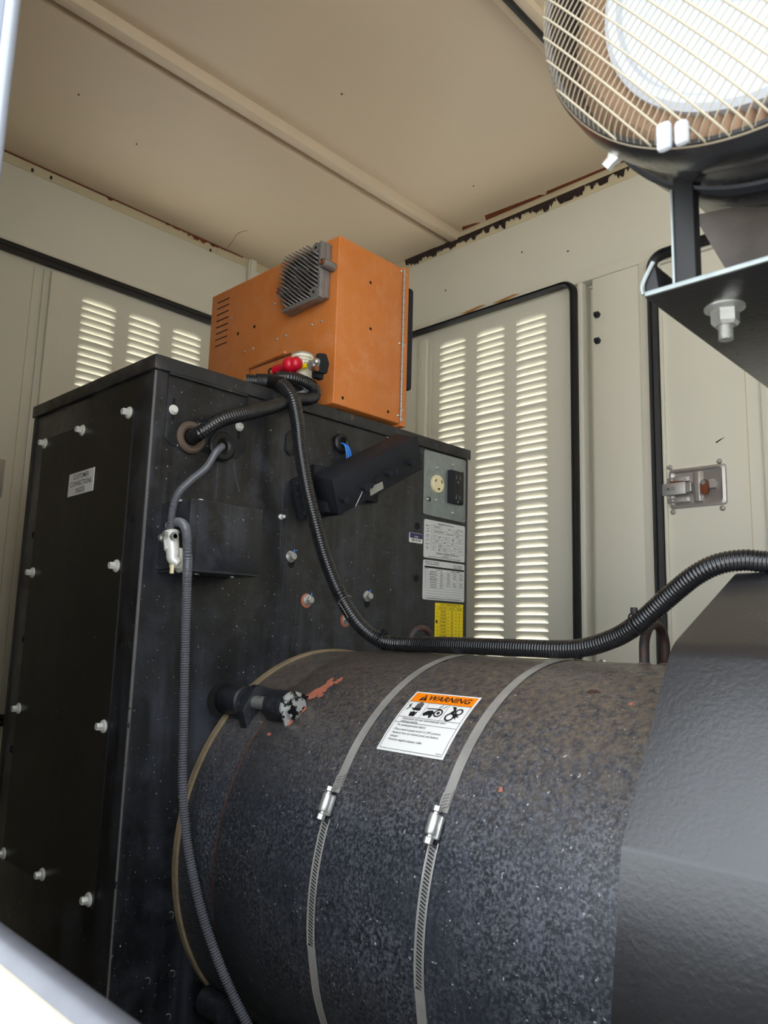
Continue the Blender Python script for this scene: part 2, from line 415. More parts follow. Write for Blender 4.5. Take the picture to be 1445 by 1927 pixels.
# stained sloping flange between header and ceiling, with flaked rust
g = MB(); g.prism([(-A, B, 1.118), (-A, B+.03, 1.118), (-A, B+.03, H+.03), (-A, B+.006, H+.03), (-A, B-.006, H)], (3.3, 0, 0)); fl = part('top_flange', g, rustseam, wr)
g = MB()
def ragged(x0, x1, fn, dep, lo, seed):
    rnd = random.Random(seed); n = int(abs(x1-x0)/.0016); pts = []
    top = []; bot = []; h = .5
    for i in range(n+1):
        x = x0+(x1-x0)*i/n; h = min(1, max(0, h+rnd.uniform(-.42, .42))); env = min(1, i/6, (n-i)/6)
        d = lo+(dep-lo)*h*env if env > 0 else 0
        top.append(fn(x, 0)); bot.append(fn(x, d))
    return top, bot
def flakes(mb, segs, fn, seed=1):
    rnd = random.Random(seed)
    for x0, x1, dep, lo in segs:
        t, b_ = ragged(x0, x1, fn, dep, lo, rnd.random())
        n = len(t); nm = (b_[n//2]-t[n//2])
        mb.add(t+b_, [(i, i+1, n+i+1, n+i) for i in range(n-1)])
ff = lambda x, d: V((x, B-.0075+d*.22, H-.0005-d))
flakes(g, [(-1.52, -1.23, .026, .014), (-1.235, -1.155, .020, .006), (-1.165, -.985, .028, .009), (-.985, -.90, .023, .006), (-.90, -.775, .019, .003)], ff, 5)
part('rust_flake', g, darkrust, wr)
g = MB()
for x0, x1, d in ((-1.215, -1.02, .012), (-1.02, -.76, .006), (-1.30, -1.235, .008)):
    g.prism([V((x0, B-.0005, H+.0212)), V((x0+.012, B-.004-d*1.6, H+.0212)), V((x1-.012, B-.004-d*.6, H+.0212)), V((x1, B-.0005, H+.0212))], (0, 0, .0007))
parts('bare_rust_strip', g, rust, wr)
# stain on strip above seal, screws, black knobs, pin hole of light
g = MB()
for x0, x1 in ((-1.19, -1.10), (-1.30, -1.21)):
    g.prism([(x0, B-.0045, .909), (x0+.03, B-.0045, .903), (x1, B-.0045, .911), (x1-.02, B-.0045, .915)], (0, .0004, 0))
parts('rust_stain', g, mat('orange_stain', rgb(176, 128, 66), .6, vary=.3, vscale=60), wr)
g = MB()
for x, z in ((-1.095, 1.03), (-.955, .985), (-1.36, 1.0)): g.cyl((x, B, z), (x, B-.001, z), .0025, n=6)
parts('paint_chip', g, darkrust, wr)
kn = MB()
kn.lathe((0, 0, 0), (0, -1, 0), [(0, 0), (.0085, 0), (.0085, .006), (.0045, .007), (.0045, .014), (0, .014)], 6)
knm = kn.mesh('knob', plastic, V((0, 0, 0)))
for z in (.789, .722): inst('knob', knm, (-.875, B-.0, z), wr)
nb = MB().hexb((0, 0, 0), (0, -1, 0), .007, .006, .008); nbm = nb.mesh('bolt', zinc, V((0, 0, 0)))
inst('bolt', nbm, (-.877, B, -.052), wr)
# ---- doors of right wall
tops = [.8285-.0168*0-.1255*gi-.0202*k for gi in range(8) for k in range(6)]
d2 = door_panel('door_2', 'Y', B+.008, -1.80, -.927, -.30, .886, [-1.384, -1.2505, -1.1185], [t-.0 for t in tops if t > -.27])
lm = louver_mesh('Y', 0)
for c in (-1.384, -1.2505, -1.1185):
    for t in tops:
        if t > -.10: inst('louver', lm, (c+LW/2, B+.008, t), d2)
g = MB()
for t in [x for x in tops if x <= -.10]:
    for c in (-1.384, -1.2505, -1.1185):
        g.add([V(v.co)+V((c+LW/2, B+.008, t)) for v in lm.vertices], [tuple(f.vertices) for f in lm.polygons])
if g.v: part('louver_low', g, cream, d2, kind='stuff')
g = MB(); g.box((-1.458, B-.006, -.28), (-1.425, B+.008, .868), .003); g.box((-1.47, B+.004, -.28), (-1.412, B+.0085, .868), .001); part('stiffener', g, cream, d2)
seal(wr, -1.79, -.9335, -.29, .890, .0145, .022, B-.004, 'Y', 1)
g = MB(); g.box((-.741, B+.004, -.30), (.05, B+.008, .886)); d3 = struct('door_3', g, cream)
g = MB(); g.box((-.507, B-.006, -.29), (-.470, B+.008, .868), .003); part('stiffener', g, cream, d3)
g = MB(); g.box((-.539, B+.003, -.29), (-.5375, B+.0042, .87)); part('panel_seam', g, rustseam, d3)
g = MB(); g.box((-.7185, B-.006, -.28), (-.7125, B+.005, .875), .001); g.box((-.712, B-.006, .868), (.03, B+.005, .874), .001); part('door_return', g, cream, d3)
seal(wr, -.730, .04, -.29, .889, .021, .020, B-.004, 'Y', 1)
g = MB(); pts = [P(x, y, 'Y', B+.0035) for x, y in ((1346, 832), (1351, 829), (1363, 823), (1364, 822), (1352, 828), (1352, 831), (1348, 834))]
g.add(pts, [tuple(range(len(pts)))]); part('paint_scratch', g, darkrust, d3)
# latch
la = thing('door_latch', 'stainless steel recessed slam latch on the right-hand cream door', 'latch', (-.647, B+.003, .289))
yb = B+.004
pl = lambda x0, x1, z0, z1, y: [V((x, y, z)) for x, z in rpoly([(x0, z0), (x1, z0), (x1, z1), (x0, z1)], .009)]
g = MB(); o_ = pl(-.708, -.586, .290, .3765, yb-.004); i_ = pl(-.7035, -.592, .295, .3715, yb-.0055); i2 = pl(-.699, -.598, .300, .3665, yb-.0016); ob = pl(-.7095, -.5845, .2885, .378, yb); n = len(o_)
g.add(ob+o_+i_+i2, [(a*n+k, a*n+(k+1) % n, (a+1)*n+(k+1) % n, (a+1)*n+k) for a in range(3) for k in range(n)]+[tuple(range(3*n, 4*n))])
part('latch_tray', g, steel, la)
g = MB(); g.prism([(-.655, yb, .300), (-.650, yb-.008, .300), (-.640, yb-.0085, .300), (-.632, yb-.001, .300)], (0, 0, .066), .0012); part('paddle_back', g, steel, la)
for z0, z1 in ((.3475, .3585), (.302, .3125)):
    g = MB(); g.box((-.712, yb-.007, z0), (-.662, yb-.0005, z1), .0008); pb = part('guide_plate', g, steel, la)
    g = MB()
    for x in (-.701, -.669): g.ball((x, yb-.0075, (z0+z1)/2), .0028, (1, .6, 1), 10, 6)
    parts('rivet', g, zinc, pb)
g = MB(); g.box((-.742, yb-.014, .3185), (-.668, yb-.005, .3455), .0012); g.box((-.668, yb-.012, .321), (-.660, yb-.004, .341), .001); g.box((-.661, yb-.016, .322), (-.655, yb-.003, .343), .0008); bb = part('latch_bolt', g, steel, la)
g = MB(); sl = rpoly([(-.715, .3275), (-.69, .3275), (-.69, .3365), (-.715, .3365)], .0042); g.prism([V((x, yb-.0142, z)) for x, z in sl], (0, .0002, 0)); parts('slot', g, galv, bb)
g = MB(); g.lathe((-.706, yb-.0143, .332), (0, -1, 0), [(0, 0), (.002, 0), (.0018, .001), (0, .001)], 8); part('pin', g, dark, bb)
g = MB(); g.prism([(-.700, yb-.0145, .3465), (-.705, yb-.012, .3505), (-.664, yb-.008, .3475), (-.664, yb-.012, .3465)], (0, .002, 0)); part('rust_trace', g, rust, bb)
g = MB(); g.lathe((-.612, yb-.0005, .336), (0, -1, 0), [(0, 0), (.011, 0), (.011, .008), (0, .008)], 6); part('hex_nut', g, steel, la)
g = MB(); g.prism([V((x, yb-.020, z)) for x, z in rpoly([(-.633, .312), (-.618, .312), (-.618, .344), (-.633, .344)], .007)], (0, .008, 0), .001); cm = part('latch_cam', g, rust, la, label='rusty brown latch cam')
g = MB(); g.cyl((-.6255, yb-.020, .337), (-.6255, yb-.024, .337), .005, n=14); part('cam_screw', g, galv, cm)
sm = MB(); sm.lathe((0, 0, 0), (0, -1, 0), [(.0058, 0), (.0056, .0025), (.0035, .0048), (0, .0055)], 14); smm = sm.mesh('carriage_bolt', steel, V((0, 0, 0)))
for x, z in ((-.706, .3835), (-.598, .3835), (-.702, .2825), (-.595, .2815)): inst('carriage_bolt', smm, (x, B+.004, z), la)

# ---- left wall
g = MB()
g.box((-A-.03, .17, .929), (-A, B, 1.122), .0015)
g.box((-A-.03, .17, .905), (-A+.004, B, .9285), .001)
g.box((-A-.03, .17, -ZC), (-A+.004, .28, .905)); g.box((-A-.03, 1.42, -ZC), (-A+.004, B, .905)); g.box((-A-.03, .28, -ZC), (-A+.004, 1.42, -.235))
wl = struct('wall_left', g, cream)
g = MB(); g.prism([(-A, .17, 1.122), (-A-.03, .17, 1.122), (-A-.03, .17, H), (-A+.006, .17, H)], (0, B-.17, 0)); part('top_flange', g, rustseam, wl)
g = MB(); g.box((-A+.0065, .45, H-.0035), (-A+.0085, 1.30, H-.0004))
flakes(g, [(1.02, 1.10, .006, .001), (1.10, 1.17, .012, .003), (1.16, 1.25, .009, .002), (.845, .875, .008, .001)], lambda x, d: V((-A+.0078-d*.25, x, H-.0006-d)), 9)
part('rust_flake', g, rust, wl)
g = MB()
for x, y in ((61, 320), (96, 334), (396, 471), (256, 396)):
    p = P(x, y, 'X', -A+.002); g.box(p-V((.0005, .003, .005)), p+V((.002, .003, .004)), .001)
parts('paint_chip', g, darkrust, wl)
g = MB(); g.box((-A-.002, 1.321, .90), (-A+.014, 1.326, H), .001); g.box((-A-.002, 1.326, .90), (-A+.018, 1.346, H), .001); part('corner_post', g, cream, wl)
d1 = door_panel('door_1', 'X', -A-.004, .28, 1.42, -.235, .905, [.8165, .9495, 1.0835, 1.2165], [t+.0075 for t in tops if t > -.2])
lm2 = louver_mesh('X', 0)
for c in (.8165, .9495, 1.0835, 1.2165):
    for t in tops:
        if t > .43: inst('louver', lm2, (-A-.004, c+LW/2, t+.0075), d1)
g = MB()
for t in [x for x in tops if -.2 < x <= .43]:
    for c in (.8165, .9495, 1.0835, 1.2165):
        g.add([V(v.co)+V((-A-.004, c+LW/2, t+.0075)) for v in lm2.vertices], [tuple(f.vertices) for f in lm2.polygons])
part('louver_low', g, cream, d1, kind='stuff')
g = MB(); g.box((-A-.004, .727, -.22), (-A+.010, .762, .885), .003); g.box((-A-.004, .712, -.22), (-A+.001, .777, .885), .001); part('stiffener', g, cream, d1)
g = MB(); g.box((-A-.004, .688, -.22), (-A-.003, .6895, .885)); part('panel_seam', g, rustseam, d1)
seal(wl, .29, 1.41, -.222, .9055, .026, .012, -A+.004, 'X', 1)
g = MB(); g.box((-A-.004, .56, .292), (-A+.003, .668, .383), .002); part('latch_plate', g, steel, d1)

# ---- near side: opening edge, sill, post, outer skin, and the unseen back wall
g = MB()
g.box((-A-.03, .176, -ZC-.05), (-.705, .20, H), .001)
g.box((-.705, .176, -ZC-.05), (1.5, .20, -.175), .001)
g.box((-.705, .176, 1.0), (1.5, .20, H+.05), .001)
wn = struct('wall_front', g, mat('cream_toned_down', rgb(196, 187, 158), .5, vary=.06))  # same cream paint, colour darkened to offset the bright daylight outside
g = MB(); g.cyl((-.67, .188, -.180), (1.5, .188, -.180), .0115, n=16); g.box((-.67, .178, -.185), (1.5, .1985, -.1725), .004); struct('trim_2', g, sealgrey)
g = MB(); g.box((-.705, .180, -.19), (-.6575, .203, 1.0), .004); g.cyl((-.6515, .1955, -.19), (-.6515, .1955, 1.0), .0062, n=12); struct('trim_3', g, mat('white_edge_trim', rgb(150, 156, 168), .35, metal=.2, vary=.1))
g = MB(); g.box((1.5, .176, -ZC), (1.53, B+.03, H)); struct('wall_back', g, cream)

# ------------------------------------------------------------------ control cabinet
X1, Y0, Y1, X0, ZT = -1.0, .548, 1.301, -1.430, .398
cab = thing('connection_cabinet', 'tall black steel cabinet with a white-bolted side cover, beside the alternator', 'cabinet', (-1.215, .925, -ZC))
g = MB(); g.box((X0, Y0, -ZC), (X1, Y1, .377), .0035, 3); part('body', g, black, cab)
g = MB(); g.box((X0-.006, Y0-.004, .376), (X1+.003, Y1+.004, ZT), .0018); part('lid', g, lidm, cab)
g = MB(); g.box((X1-.0032, Y0-.0008, -.9), (X1-.0008, Y0+.0014, .374)); part('worn_corner', g, edgem, cab)
g = MB(); g.box((X0-.001, Y0-.0012, -.9), (X0+.010, Y0+.002, .374)); part('edge_strip', g, blackp, cab)
# side cover with ten bolts
cp = [(-1.3775, .326), (-1.0535, .326), (-1.0535, -.385), (-1.3775, -.385)]
g = MB(); g.prism([V((x, Y0-.0022, z)) for x, z in rpoly([cp[0], cp[3], cp[2], cp[1]], .006)], (0, .0022, 0)); cov = part('cover_panel', g, blackp, cab)
bm_ = MB().hexb((0, 0, 0), (0, -1, 0), .0078, .0056, .0085, .003, wash=.0095).mesh('bolt', whitebolt, V((0, 0, 0)))
for x, z in ((-1.369, .318), (-1.222, .318), (-1.067, .32), (-1.367, .087), (-1.369, -.143), (-1.372, -.376), (-1.220, -.375), (-1.068, -.374), (-1.067, .087), (-1.066, -.142)):
    inst('bolt', bm_, (x, Y0-.002, z), cov)
hm = MB().lathe((0, 0, 0), (0, -1, 0), [(0, .0006), (.0052, .0006), (.0058, .0009), (.0066, .0004), (.0068, 0)], 16).mesh('hole', dark, V((0, 0, 0)))
for x, z in ((-1.034, .156), (-1.384, .155), (-1.033, -.026), (-1.382, -.028), (-1.031, -.209), (-1.388, -.212)): inst('hole', hm, (x, Y0, z), cab)
fy = lambda x, y: V((x, Y0-.0032, y))
g = MB(); g.prism([V((-1.2545, Y0-.0031, .2085)), V((-1.1645, Y0-.0031, .2105)), V((-1.165, Y0-.0031, .2485)), V((-1.254, Y0-.0031, .2465))], (0, .0008, 0)); lb = part('notice_label', g, white, cab, label='white notice label reading CUSTOMER CONNECTIONS INSIDE')
g = MB()
for t, z in (('CUSTOMER', .2395), ('CONNECTIONS', .2280), ('INSIDE', .2160)): write(g, t, .0118, -1.2095, z, lambda x, y: V((x, Y0-.0034, y+.01*(x+1.211)*2)), bold=.004, sx=.90)
part('lettering', g, ink, lb)
# ---- right-hand face (plane X1)
fx = lambda off: (lambda u, z: V((X1+off, u, z)))
# upper adapter plate
g = MB(); g.prism([V((X1, u, z)) for u, z in ((.569, .376), (.569, .276), (.580, .266), (.700, .268), (.713, .280), (.713, .376))], (.0018, 0, 0), .0004); ad = part('adapter_plate', g, black, cab)
g = MB(); g.box((X1+.0018, .569, .3715), (X1+.005, .71, .3755), .0008); part('plate_hook', g, lidm, ad)
bx = MB().lathe((0, 0, 0), (1, 0, 0), [(0, 0), (.0075, 0), (.0075, .001), (.006, .0015), (.006, .004), (.0045, .0055), (0, .0058)], 18).mesh('screw', whitebolt, V((0, 0, 0)))
for u, z in ((.580, .320), (.699, .320)): inst('screw', bx, (X1+.0018, u, z), ad)
g = MB()
for u, z in ((.580, .320), (.699, .315)): g.prism([V((X1+.0018, a+u, b+z)) for a, b in rpoly([(-.002, -.016), (.002, -.016), (.002, .018), (-.002, .018)], .0018)], (.0004, 0, 0))
parts('slot', g, dark, ad)
def grommet(y, z, R, r, mt, lab=None):
    g = MB(); g.lathe((X1+.0012, y, z), (1, 0, 0), [(R, 0), (R, .004), (R-.003, .007), (r+.004, .0075), (r, .005), (r, 0.001), (r*.6, .0008)], 28)
    o = part('grommet', g, mt, cab, label=lab); g = MB(); g.cyl((X1+.0018, y, z), (X1+.0026, y, z), r+.0004, n=20); part('grommet_hole', g, dark, o)
grommet(.612, .284, .0245, .0135, brownrub, 'brown rubber grommet')
grommet(.668, .281, .0235, .009, rubber)
grommet(.923, .337, .0185, .007, rubber)
# blue marked hex bolts, rust washers, screws, tab, holes
hb = MB().hexb((0, 0, 0), (1, 0, 0), .007, .0064, .0092, .003, wash=.0098).mesh('bolt', zinc, V((0, 0, 0)))
hr = MB().cyl((0, 0, 0), (.001, 0, 0), .0122, n=20).mesh('rusty_washer', primer, V((0, 0, 0)))
hk = MB().box((.0100, -.0015, -.001), (.0107, .0045, .0035), .0008).box((.002, .005, .007), (.0026, .0075, .0125)).mesh('paint_mark', blue, V((0, 0, 0)))
for i, (u, z) in enumerate(((.817, .122), (.859, .052), (1.001, .066), (.951, .022))):
    o = inst('bolt', hb, (X1+.0008, u, z), cab, label='zinc bolt with a dab of blue paint'); inst('paint_mark', hk, (X1+.0008, u, z), o)
    if i in (1, 3): inst('rusty_washer', hr, (X1, u-.002, z-.001), o)
hx = MB().lathe((0, 0, 0), (1, 0, 0), [(0, .0007), (.0055, .0007), (.0062, .0009), (.0068, .0004), (.007, 0)], 16).mesh('hole', dark, V((0, 0, 0)))
hx2 = MB().lathe((0, 0, 0), (1, 0, 0), [(0, .0007), (.0036, .0007), (.0042, .0012), (.0050, .0003)], 14).mesh('hole', dark, V((0, 0, 0)))
hxr = MB().torus((.0006, 0, 0), (1, 0, 0), .0048, .0008, 18, 6, a0=2.2, a1=5.2).mesh('hole_rim', galv, V((0, 0, 0)))
for u, z in ((.8205, .110), (1.0025, .052), (1.137, .212), (1.137, .108)): inst('hole', hx, (X1, u, z), cab)
for u, z in ((.633, -.397), (.635, -.243), (.641, -.475), (.603, -.474), (.639, -.530)): inst('hole_rim', hxr, (X1, u, z), inst('hole', hx2, (X1, u, z), cab))
scs = MB().lathe((0, 0, 0), (1, 0, 0), [(0, 0), (.0045, 0), (.0045, .002), (.0028, .003), (.0028, .010), (0, .011)], 12).mesh('screw', whitebolt, V((0, 0, 0)))
inst('screw', scs, (X1, .793, .186), cab)
g = MB(); g.prism([V((X1, u, z)) for u, z in ((.795, .328), (.806, .338), (.815, .330), (.820, .300), (.806, .292), (.794, .300))], (.003, 0, 0), .0006); part('bracket_tab', g, lidm, cab)
g = MB()
for path, wd in ((((533, 905), (531, 960), (527, 1010), (527, 1052)), .0012), (((541, 960), (536, 1060), (528, 1150)), .0006), (((410, 872), (408, 905), (406, 938)), .0018), (((440, 868), (444, 900), (450, 925)), .0016), (((560, 1120), (553, 1200), (548, 1225)), .0008)):
    q = [P(x, y, 'X', X1+.0004) for x, y in path]
    for a, b in zip(q, q[1:]): g.add([a-V((0, wd, 0)), a+V((0, wd, 0)), b+V((0, wd, 0)), b-V((0, wd, 0))], [(0, 1, 2, 3)])
parts('dust_run', g, mat('dust_mark', rgb(62, 66, 76), .6, vary=.6, vscale=90), cab)
# receptacle plate
g = MB(); g.prism([V((X1, u, z)) for u, z in rpoly([(1.152, .238), (1.289, .236), (1.289, .373), (1.152, .371)], .006)], (.002, 0, 0), .0005)
rp = part('receptacle_plate', g, galv, cab)
g = MB(); g.lathe((X1+.002, 1.192, .305), (1, 0, 0), [(0, .006), (.0165, .006), (.0185, .0045), (.019, 0)], 32); ro = part('round_socket', g, cond_cream, rp, label='round cream locking socket')
g = MB()
for a in (90, 210, 330):
    a_ = radians(a+60); c = V((0, cos(a_), sin(a_)))*.0095; t = V((0, -sin(a_), cos(a_)))
    g.prism([V((X1+.0081, 1.192, .305))+c+t*.0035+V((0, 0, .001)), V((X1+.0081, 1.192, .305))+c-t*.0035, V((X1+.0081, 1.192, .305))+c*1.3-t*.0028, V((X1+.0081, 1.192, .305))+c*1.3+t*.0035], (.0003, 0, 0))
parts('slot', g, dark, ro)
g = MB(); g.box((X1+.002, 1.2265, .271), (X1+.013, 1.269, .341), .002); gf = part('double_socket', g, plastic, rp, label='black two-outlet socket')
g = MB(); g.box((X1+.013, 1.232, .2755), (X1+.0145, 1.2635, .337), .001); g.box((X1+.0145, 1.243, .302), (X1+.0158, 1.2525, .311), .0005); part('socket_face', g, ink, gf)
g = MB()
for z in (.3265, .2845):
    g.box((X1+.0144, 1.241, z-.004), (X1+.0148, 1.2425, z+.004)); g.box((X1+.0144, 1.2525, z-.004), (X1+.0148, 1.254, z+.004)); g.cyl((X1+.0144, 1.2475, z-.010), (X1+.0148, 1.2475, z-.010), .0022, n=8)
parts('slot', g, galv, gf)
rs = MB().lathe((0, 0, 0), (1, 0, 0), [(.0036, 0), (.0034, .0015), (.002, .0028), (0, .003)], 12).mesh('screw', zinc, V((0, 0, 0)))
for u, z in ((1.192, .339), (1.190, .272), (1.243, .354), (1.245, .252), (1.272, .342), (1.165, .270)): inst('screw', rs, (X1+.002, u, z), rp)
g = MB(); g.prism([V((X1+.002, u, z)) for u, z in rpoly([(1.271, .337), (1.281, .337), (1.281, .346), (1.271, .346)], .004)], (.0004, 0, 0)); g.prism([V((X1+.002, u, z)) for u, z in rpoly([(1.162, .266), (1.174, .266), (1.174, .275), (1.162, .275)], .004)], (.0004, 0, 0)); parts('slot', g, dark, rp)
# labels
def label_plate(u0, u1, z0, z1, mt, name='data_label', lab=None, r=.004):
    g = MB(); g.prism([V((X1, u, z)) for u, z in rpoly([(u0, z0), (u1, z0), (u1, z1), (u0, z1)], r)], (.0012, 0, 0)); return part(name, g, mt, cab, label=lab)
F = fx(.0015)
l1 = label_plate(1.157, 1.289, .152, .229, greyl, lab='silver data label headed GENERATOR SET DATA')
g = MB(); T = lambda t, x, z, s=.0048, **k: write(g, t, s, x, z, F, bold=.008, **k)
T('GENERATOR SET DATA', 1.225, .2235); T('MADE IN USA', 1.272, .2180, .0034)
rowz = [.2165, .2085, .1995, .1895, .1795, .1700, .1660]
def bx_(x0, x1, z, h=.0062): frame(g, x0, z-h/2, x1, z+h/2, .0004, F)
T('MODEL', 1.167, .2165, .0036); bx_(1.178, 1.212, .2165); T('11302660200', 1.195, .2165, .0036); T('SERIAL', 1.237, .2155, .0036); bx_(1.247, 1.284, .2120); T('2094121', 1.262, .2120, .0036)
T('TYPE', 1.167, .2100, .0036); T('CODE', 1.167, .2050, .0036); bx_(1.178, 1.231, .2070); T('00556810N EBNFY', 1.203, .2070, .0036); T('ENGINE NO', 1.240, .2050, .0034); bx_(1.250, 1.284, .2040); T('290861', 1.264, .2040, .0036)
T('RATED\nKW', 1.167, .1955, .0034); bx_(1.178, 1.196, .1965); T('50', 1.187, .1965, .0036); T('RATED\nKVA', 1.205, .1955, .0034); bx_(1.214, 1.238, .1955); T('62.5', 1.226, .1955, .0036); T('SPEED\nRPM', 1.249, .1945, .0034); bx_(1.262, 1.284, .1945); T('1800', 1.272, .1945, .0036)
T('VOLTS', 1.167, .1875, .0036); bx_(1.178, 1.214, .1875); T('277/480', 1.195, .1875, .0036); T('AMPS', 1.222, .1865, .0036); bx_(1.229, 1.284, .1860); T('60.1  /   /   ', 1.252, .1860, .0036)
T('PHASE', 1.167, .1795, .0036); bx_(1.178, 1.194, .1795); T('3', 1.186, .1795, .0036); T('POWER\nFACTOR', 1.207, .1785, .0034); bx_(1.216, 1.240, .1780); T('.8', 1.227, .1780, .0036); T('HERTZ', 1.256, .1775, .0036); bx_(1.266, 1.284, .1770); T('60', 1.274, .1770, .0036)
T('BRKR\nKW', 1.167, .1715, .0034); bx_(1.178, 1.194, .1715); T('100.1', 1.186, .1715, .0034); T('BRKR\nAMPS', 1.205, .1710, .0034); bx_(1.214, 1.230, .1710); T('60/80', 1.222, .1710, .0034); T('T.V.', 1.237, .1705, .0034); bx_(1.242, 1.257, .1700); T('F.V.', 1.265, .1700, .0034); bx_(1.270, 1.284, .1695)
T('GENERAC POWER SYSTEMS, INC.', 1.232, .1630, .0050); T('WAUKESHA, WI', 1.228, .1585, .0036)
T('CLASS F ROTOR F STATOR WINDING INSULATION AT 40 C AMBIENT', 1.223, .1547, .0030, sx=1.12)
part('lettering', g, ink, l1)
l2 = label_plate(1.1565, 1.289, .0685, .1475, greyl, lab='silver label listing parts in ruled rows')
g = MB(); T('MODEL NO  11302660200', 1.183, .1435, .0038); T('TYPE  00556810N EBNFY C', 1.185, .1395, .0038); T('DATE  09/08/2000', 1.266, .1415, .0038); T('ENGINE  290861', 1.266, .1375, .0038)
rect(g, 1.160, .1315, 1.287, .1355, F); T('GROUP', 1.165, .1295, .0034); T('DESCRIPTION', 1.205, .1290, .0034); T('ASSEMBLY NUMBERS', 1.258, .1290, .0034)
for i, (a, b) in enumerate((('A', 'GENERATOR'), ('B', 'MOUNTING B.'), ('C', 'ENGINE A.G.'), ('F', 'COMPARTMENT'), ('G', 'WIRING DIA'), ('S', 'WIRING DIA'), ('E', 'WIRING DIA'))):
    z = .1250-i*.0052; T(a, 1.163, z, .0038); T(b, 1.187, z, .0036)
    for j, x in enumerate((1.213, 1.235, 1.256, 1.277)):
        if j < (4, 4, 4, 2, 4, 4, 1)[i]: T(str(70121+i*3517+j*911)[:5], x, z, .0036)
for i in range(11): rect(g, 1.160, .1226-i*.0052+.0, 1.287, .1229-i*.0052, F)
for x in (1.205, 1.2245, 1.246, 1.266): pass
T('WHEN ORDERING REPAIR PARTS GIVE THE ABOVE INFORMATION', 1.223, .0716, .0034, sx=1.1)
part('lettering', g, ink, l2)
l3 = label_plate(1.196, 1.286, -.030, .0635, yellow, lab='yellow voltage table label', r=.0008)
g = MB(); T('UNIT CONFIGURED FOR', 1.244, .0600, .0060)
rect(g, 1.196, .0562, 1.286, .0566, F)
T('VOLTAGE', 1.219, .0530, .0056); T('HERTZ', 1.248, .0528, .0054); T('PHASE', 1.273, .0526, .0054)
rows = [('120/240', '60', '1'), ('120/208Y', '60', '3'), ('120/240D', '60', '3'), ('277/480Y', '60', '3'), ('346/600Y', '60', '3'), ('110/220D', '50', '1'), ('115/200Y', '50', '3'), ('120/208D', '50', '3'), ('231/400Y', '50', '3')]
for i, (a, b, c) in enumerate(rows):
    z = .0462-i*.0069; T(a, 1.220, z, .0056); T(b, 1.249, z, .0056); T(c, 1.273, z, .0056); rect(g, 1.196, z+.0034, 1.286, z+.0038, F)
rect(g, 1.196, -.0124, 1.286, -.0120, F); T('D=DELTA Y=WYE', 1.243, -.0165, .0056)
for x in (1.203, 1.236, 1.262): rect(g, x, -.012, x+.0004, .0562, F)
g.cyl((X1+.0014, 1.1995, .026), (X1+.0018, 1.1995, .026), .003, n=10)
part('lettering', g, ink, l3)
l4 = label_plate(1.1135, 1.152, .178, .197, white, lab='small white and navy barcode tag', r=.0015)
g = MB(); rect(g, 1.1142, .1865, 1.1515, .1965, F); part('navy_band', g, navy, l4)
g = MB(); write(g, 'TVSST', .0045, 1.133, .1895, fx(.0017), bold=.01); part('lettering', g, white, l4)
g = MB(); x = 1.119
while x < 1.147: wd = random.choice((.0005, .0009, .0014)); rect(g, x, .1802, x+wd, .1855, F); x += wd+random.choice((.0006, .001))
part('barcode', g, ink, l4)
g = MB()
for u, z, dz in ((1.052, .3745, .003), (1.085, .3735, .0028)): g.prism([V((X1, u-.012, z)), V((X1, u, z-dz*1.6)), V((X1, u+.012, z-dz*.4)), V((X1, u+.014, z+.001))], (.0006, 0, 0))
parts('paint_wear', g, rustseam, cab)

# blue wires
g = MB()
for k in range(5):
    o = V((.0012*(k % 2), (k-2)*.0026, 0)); g.tube([V((X1+.003, .922, .337))+o*.5, V((X1+.012, .925, .332))+o*.8, V((X1+.015, .929, .318))+o*1.1, V((X1+.015, .932, .296))+o*1.2], .0011, n=6)
part('blue_wires', g, blue, None, 'bundle of thin blue wires coming from the cabinet grommet into the tilted black box', 'wires')

# ------------------------------------------------------------------ small junction box
jb = thing('junction_box', 'small black steel box on the cabinet face where the thin grey conduits meet', 'electrical box', (-.96, .633, .080))
g = MB(); g.box((X1, .5735, .081), (-.9215, .694, .1765), .0015); part('box_body', g, black, jb)
g = MB(); g.box((-.9205, .5725, .080), (-.919, .695, .177), .0006); g.box((X1+.001, .5735, .0765), (-.919, .694, .080), .0006); g.box((-.9215, .571, .0795), (-.919, .5735, .1775), .0005); part('front_cover', g, black, jb)
g = MB(); g.lathe((-.985, .590, .1766), (0, 0, 1), [(0, .008), (.006, .008), (.0075, .006), (.0075, 0)], 16); g.lathe((-.945, .603, .1766), (0, 0, 1), [(0, .006), (.0035, .006), (.005, .003), (.005, 0)], 12); parts('top_screw', g, whitebolt, jb)
g = MB()
for u in (.61, .672): g.lathe((-.955, u, .081), (0, 0, -1), [(.0045, 0), (.0045, .006), (0, .006)], 10)
parts('bottom_screw', g, galv, jb)
hy = MB().lathe((0, 0, 0), (0, -1, 0), [(0, .0006), (.0026, .0006), (.003, 0)], 12).mesh('hole', dark, V((0, 0, 0)))
for x, z in ((-.988, .144), (-.945, .149)): inst('hole', hy, (x, .5735, z), jb)

